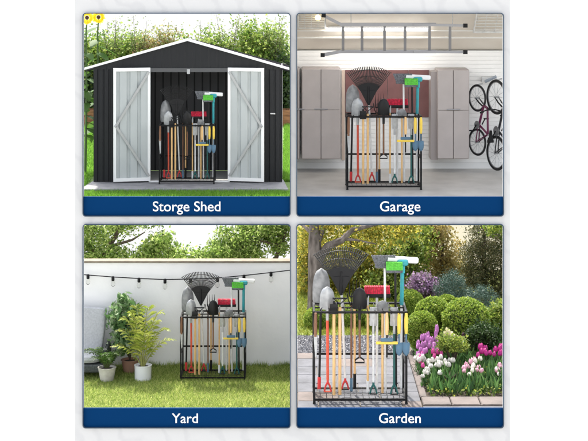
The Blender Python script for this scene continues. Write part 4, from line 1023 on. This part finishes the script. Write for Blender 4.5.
# grey scrub broom
t = T('scrub_broom', 'broom with a wide grey bristle head', 'broom', .285, .05, G0)
t.rod('handle', [(.285, .05, G0), (.275, .05, 1.40)], .0125, M['whitep'])
t.part('head', MB().bbox(.17, .37, .02, .08, 1.385, 1.42, .01), M['greyb'], False)
b = MB()
for k in range(16):
    x = .172+k*.0122
    for y in (.025, .05):
        b.loft([[(x, y, 1.42), (x+.0115, y, 1.42), (x+.0115, y+.024, 1.42), (x, y+.024, 1.42)], [(x-.006+(k-9)*.004, y-.012, 1.52), (x+.011+(k-9)*.004, y-.012, 1.525), (x+.011+(k-9)*.004, y+.03, 1.515), (x-.006+(k-9)*.004, y+.03, 1.52)]])
t.part('bristles', b, M['greyb'], False)
# green broom
t = T('green_broom', 'broom with a green bristle head and black shaft', 'broom', .395, .0, G0)
t.rod('handle', [(.395, .0, G0), (.385, -.01, 1.36)], .0125, M['blackp'])
t.part('head', MB().bbox(.285, .465, -.04, .02, 1.345, 1.375, .01), M['greyb'], False)
b = MB()
for k in range(12):
    x = .288+k*.0148; b.loft([[(x, -.035, 1.375), (x+.0138, -.035, 1.375), (x+.0138, .015, 1.375), (x, .015, 1.375)], [(x-.003, -.042, 1.455), (x+.009, -.042, 1.468), (x+.009, .022, 1.46), (x-.003, .022, 1.46)]])
t.part('bristles', b, M['green'], False)
# squeegee
t = T('squeegee', 'white headed squeegee on a teal and white pole', 'squeegee', .455, .13, G0)
t.rod('lower_pole', [(.455, .13, G0), (.46, .10, .98)], .0125, M['whitep']); t.rod('upper_pole', [(.46, .10, .98), (.465, .03, 1.38)], .021, M['teal'])
t.part('joint', MB().bbox(.405, .525, -.005, .05, 1.415, 1.48, .014).bbox(.44, .49, .0, .05, 1.33, 1.42, .01), M['teal'], False)
b = MB().bbox(-.18, .16, -.03, .03, 0, .06, .012); b.v = [(.475+x*math.cos(.06)+z*math.sin(.06), .045+y, 1.445-x*math.sin(.06)+z*math.cos(.06)) for x, y, z in b.v]; t.part('head', b, M['whitep'], False)
# hand tools hanging at the front
FY = -.265
t = T('hand_scraper', 'hand scraper with wooden grip and a yellow cross bar', 'hand tool', .28, FY, .48)
t.rod('grip', [(.28, FY, .74), (.28, FY, .80), (.28, FY, .9), (.28, FY, .97)], [.014, .02, .018, .013], M['wood']); t.rod('shaft', [(.28, FY, .50), (.28, FY, .745)], .009, M['blackp'])
t.part('bar', MB().bbox(.165, .395, FY-.012, FY+.012, .64, .668, .005), M['yellow'], False); t.part('head', MB().bbox(.215, .345, FY-.015, FY+.015, .668, .705, .006), M['blueg'], False)
for x, lb in ((.41, 'hand trowel with a yellow grip and grey blue blade, inner one'), (.485, 'hand trowel with a yellow grip and grey blue blade, outer one')):
    t = T('hand_trowel', lb, 'trowel', x, FY+.01, .50)
    t.rod('grip', [(x, FY+.01, .75), (x, FY+.01, .8), (x, FY+.01, .9), (x, FY+.01, .965)], [.014, .02, .021, .014], M['yellow']); t.rod('shank', [(x, FY+.01, .64), (x, FY+.005, .7), (x, FY+.01, .76)], .008, M['blueg'])
    b = blade(x, FY+.01, 0, .14, .075, 'round', .015, .004, 7, 8); b.v = [(a, c_, .655-z) for a, c_, z in b.v]; t.part('blade', b, M['blueg'])
t = T('pruning_saw', 'pruning saw with a black grip and white blade tip', 'saw', -.475, FY, .50)
t.rod('grip', [(-.475, FY, .72), (-.475, FY, .85), (-.472, FY, .97)], [.015, .019, .014], M['brownw']); t.part('blade', MB().prism([(-.495, .74), (-.455, .74), (-.462, .52), (-.478, .50)], FY-.003, FY+.003), M['steel'], False)

rack = make_rack()
RACKS = [((313+407.5)/2, 94.5, GD, QZ-.0, 'in the garden rack', 'black metal tool rack standing on the garden paving by the tulips'),
         ((180+245.4)/2, 65.4, YD, YZ, 'in the lawn rack', 'black metal tool rack standing on the lawn by the white wall'),
         ((346.5+422)/2, 75.5, 27.0, GZ, 'in the garage rack', 'black metal tool rack standing on the grey garage floor'),
         ((159+214.3)/2, 55.8, SD-.32, SZ+.0005, 'in the shed rack', 'black metal tool rack standing between the open shed doors')]
base_locs = [(o, o.location.copy(), lab) for o, lab in T.protos]
for i, (u, wpx, d, z, where, lb) in enumerate(RACKS):
    s = wpx*d/F
    org = Vector(((u-294)*d/F, d+DEP*s/2, z))
    r = rack if i == 0 else copy_tree(rack)
    sc3 = (s, s, s*(1.08 if i == 3 else 1)); r.location = org; r.scale = sc3; r['label'] = lb; r['group'] = 'black tool racks'
    for o, l0, lab in base_locs:
        c = o if i == 0 else copy_tree(o)
        c.location = org+Vector((l0.x*sc3[0], l0.y*sc3[1], l0.z*sc3[2])); c.scale = sc3; c['label'] = lab+' '+where; c['group'] = 'tools standing in the racks'
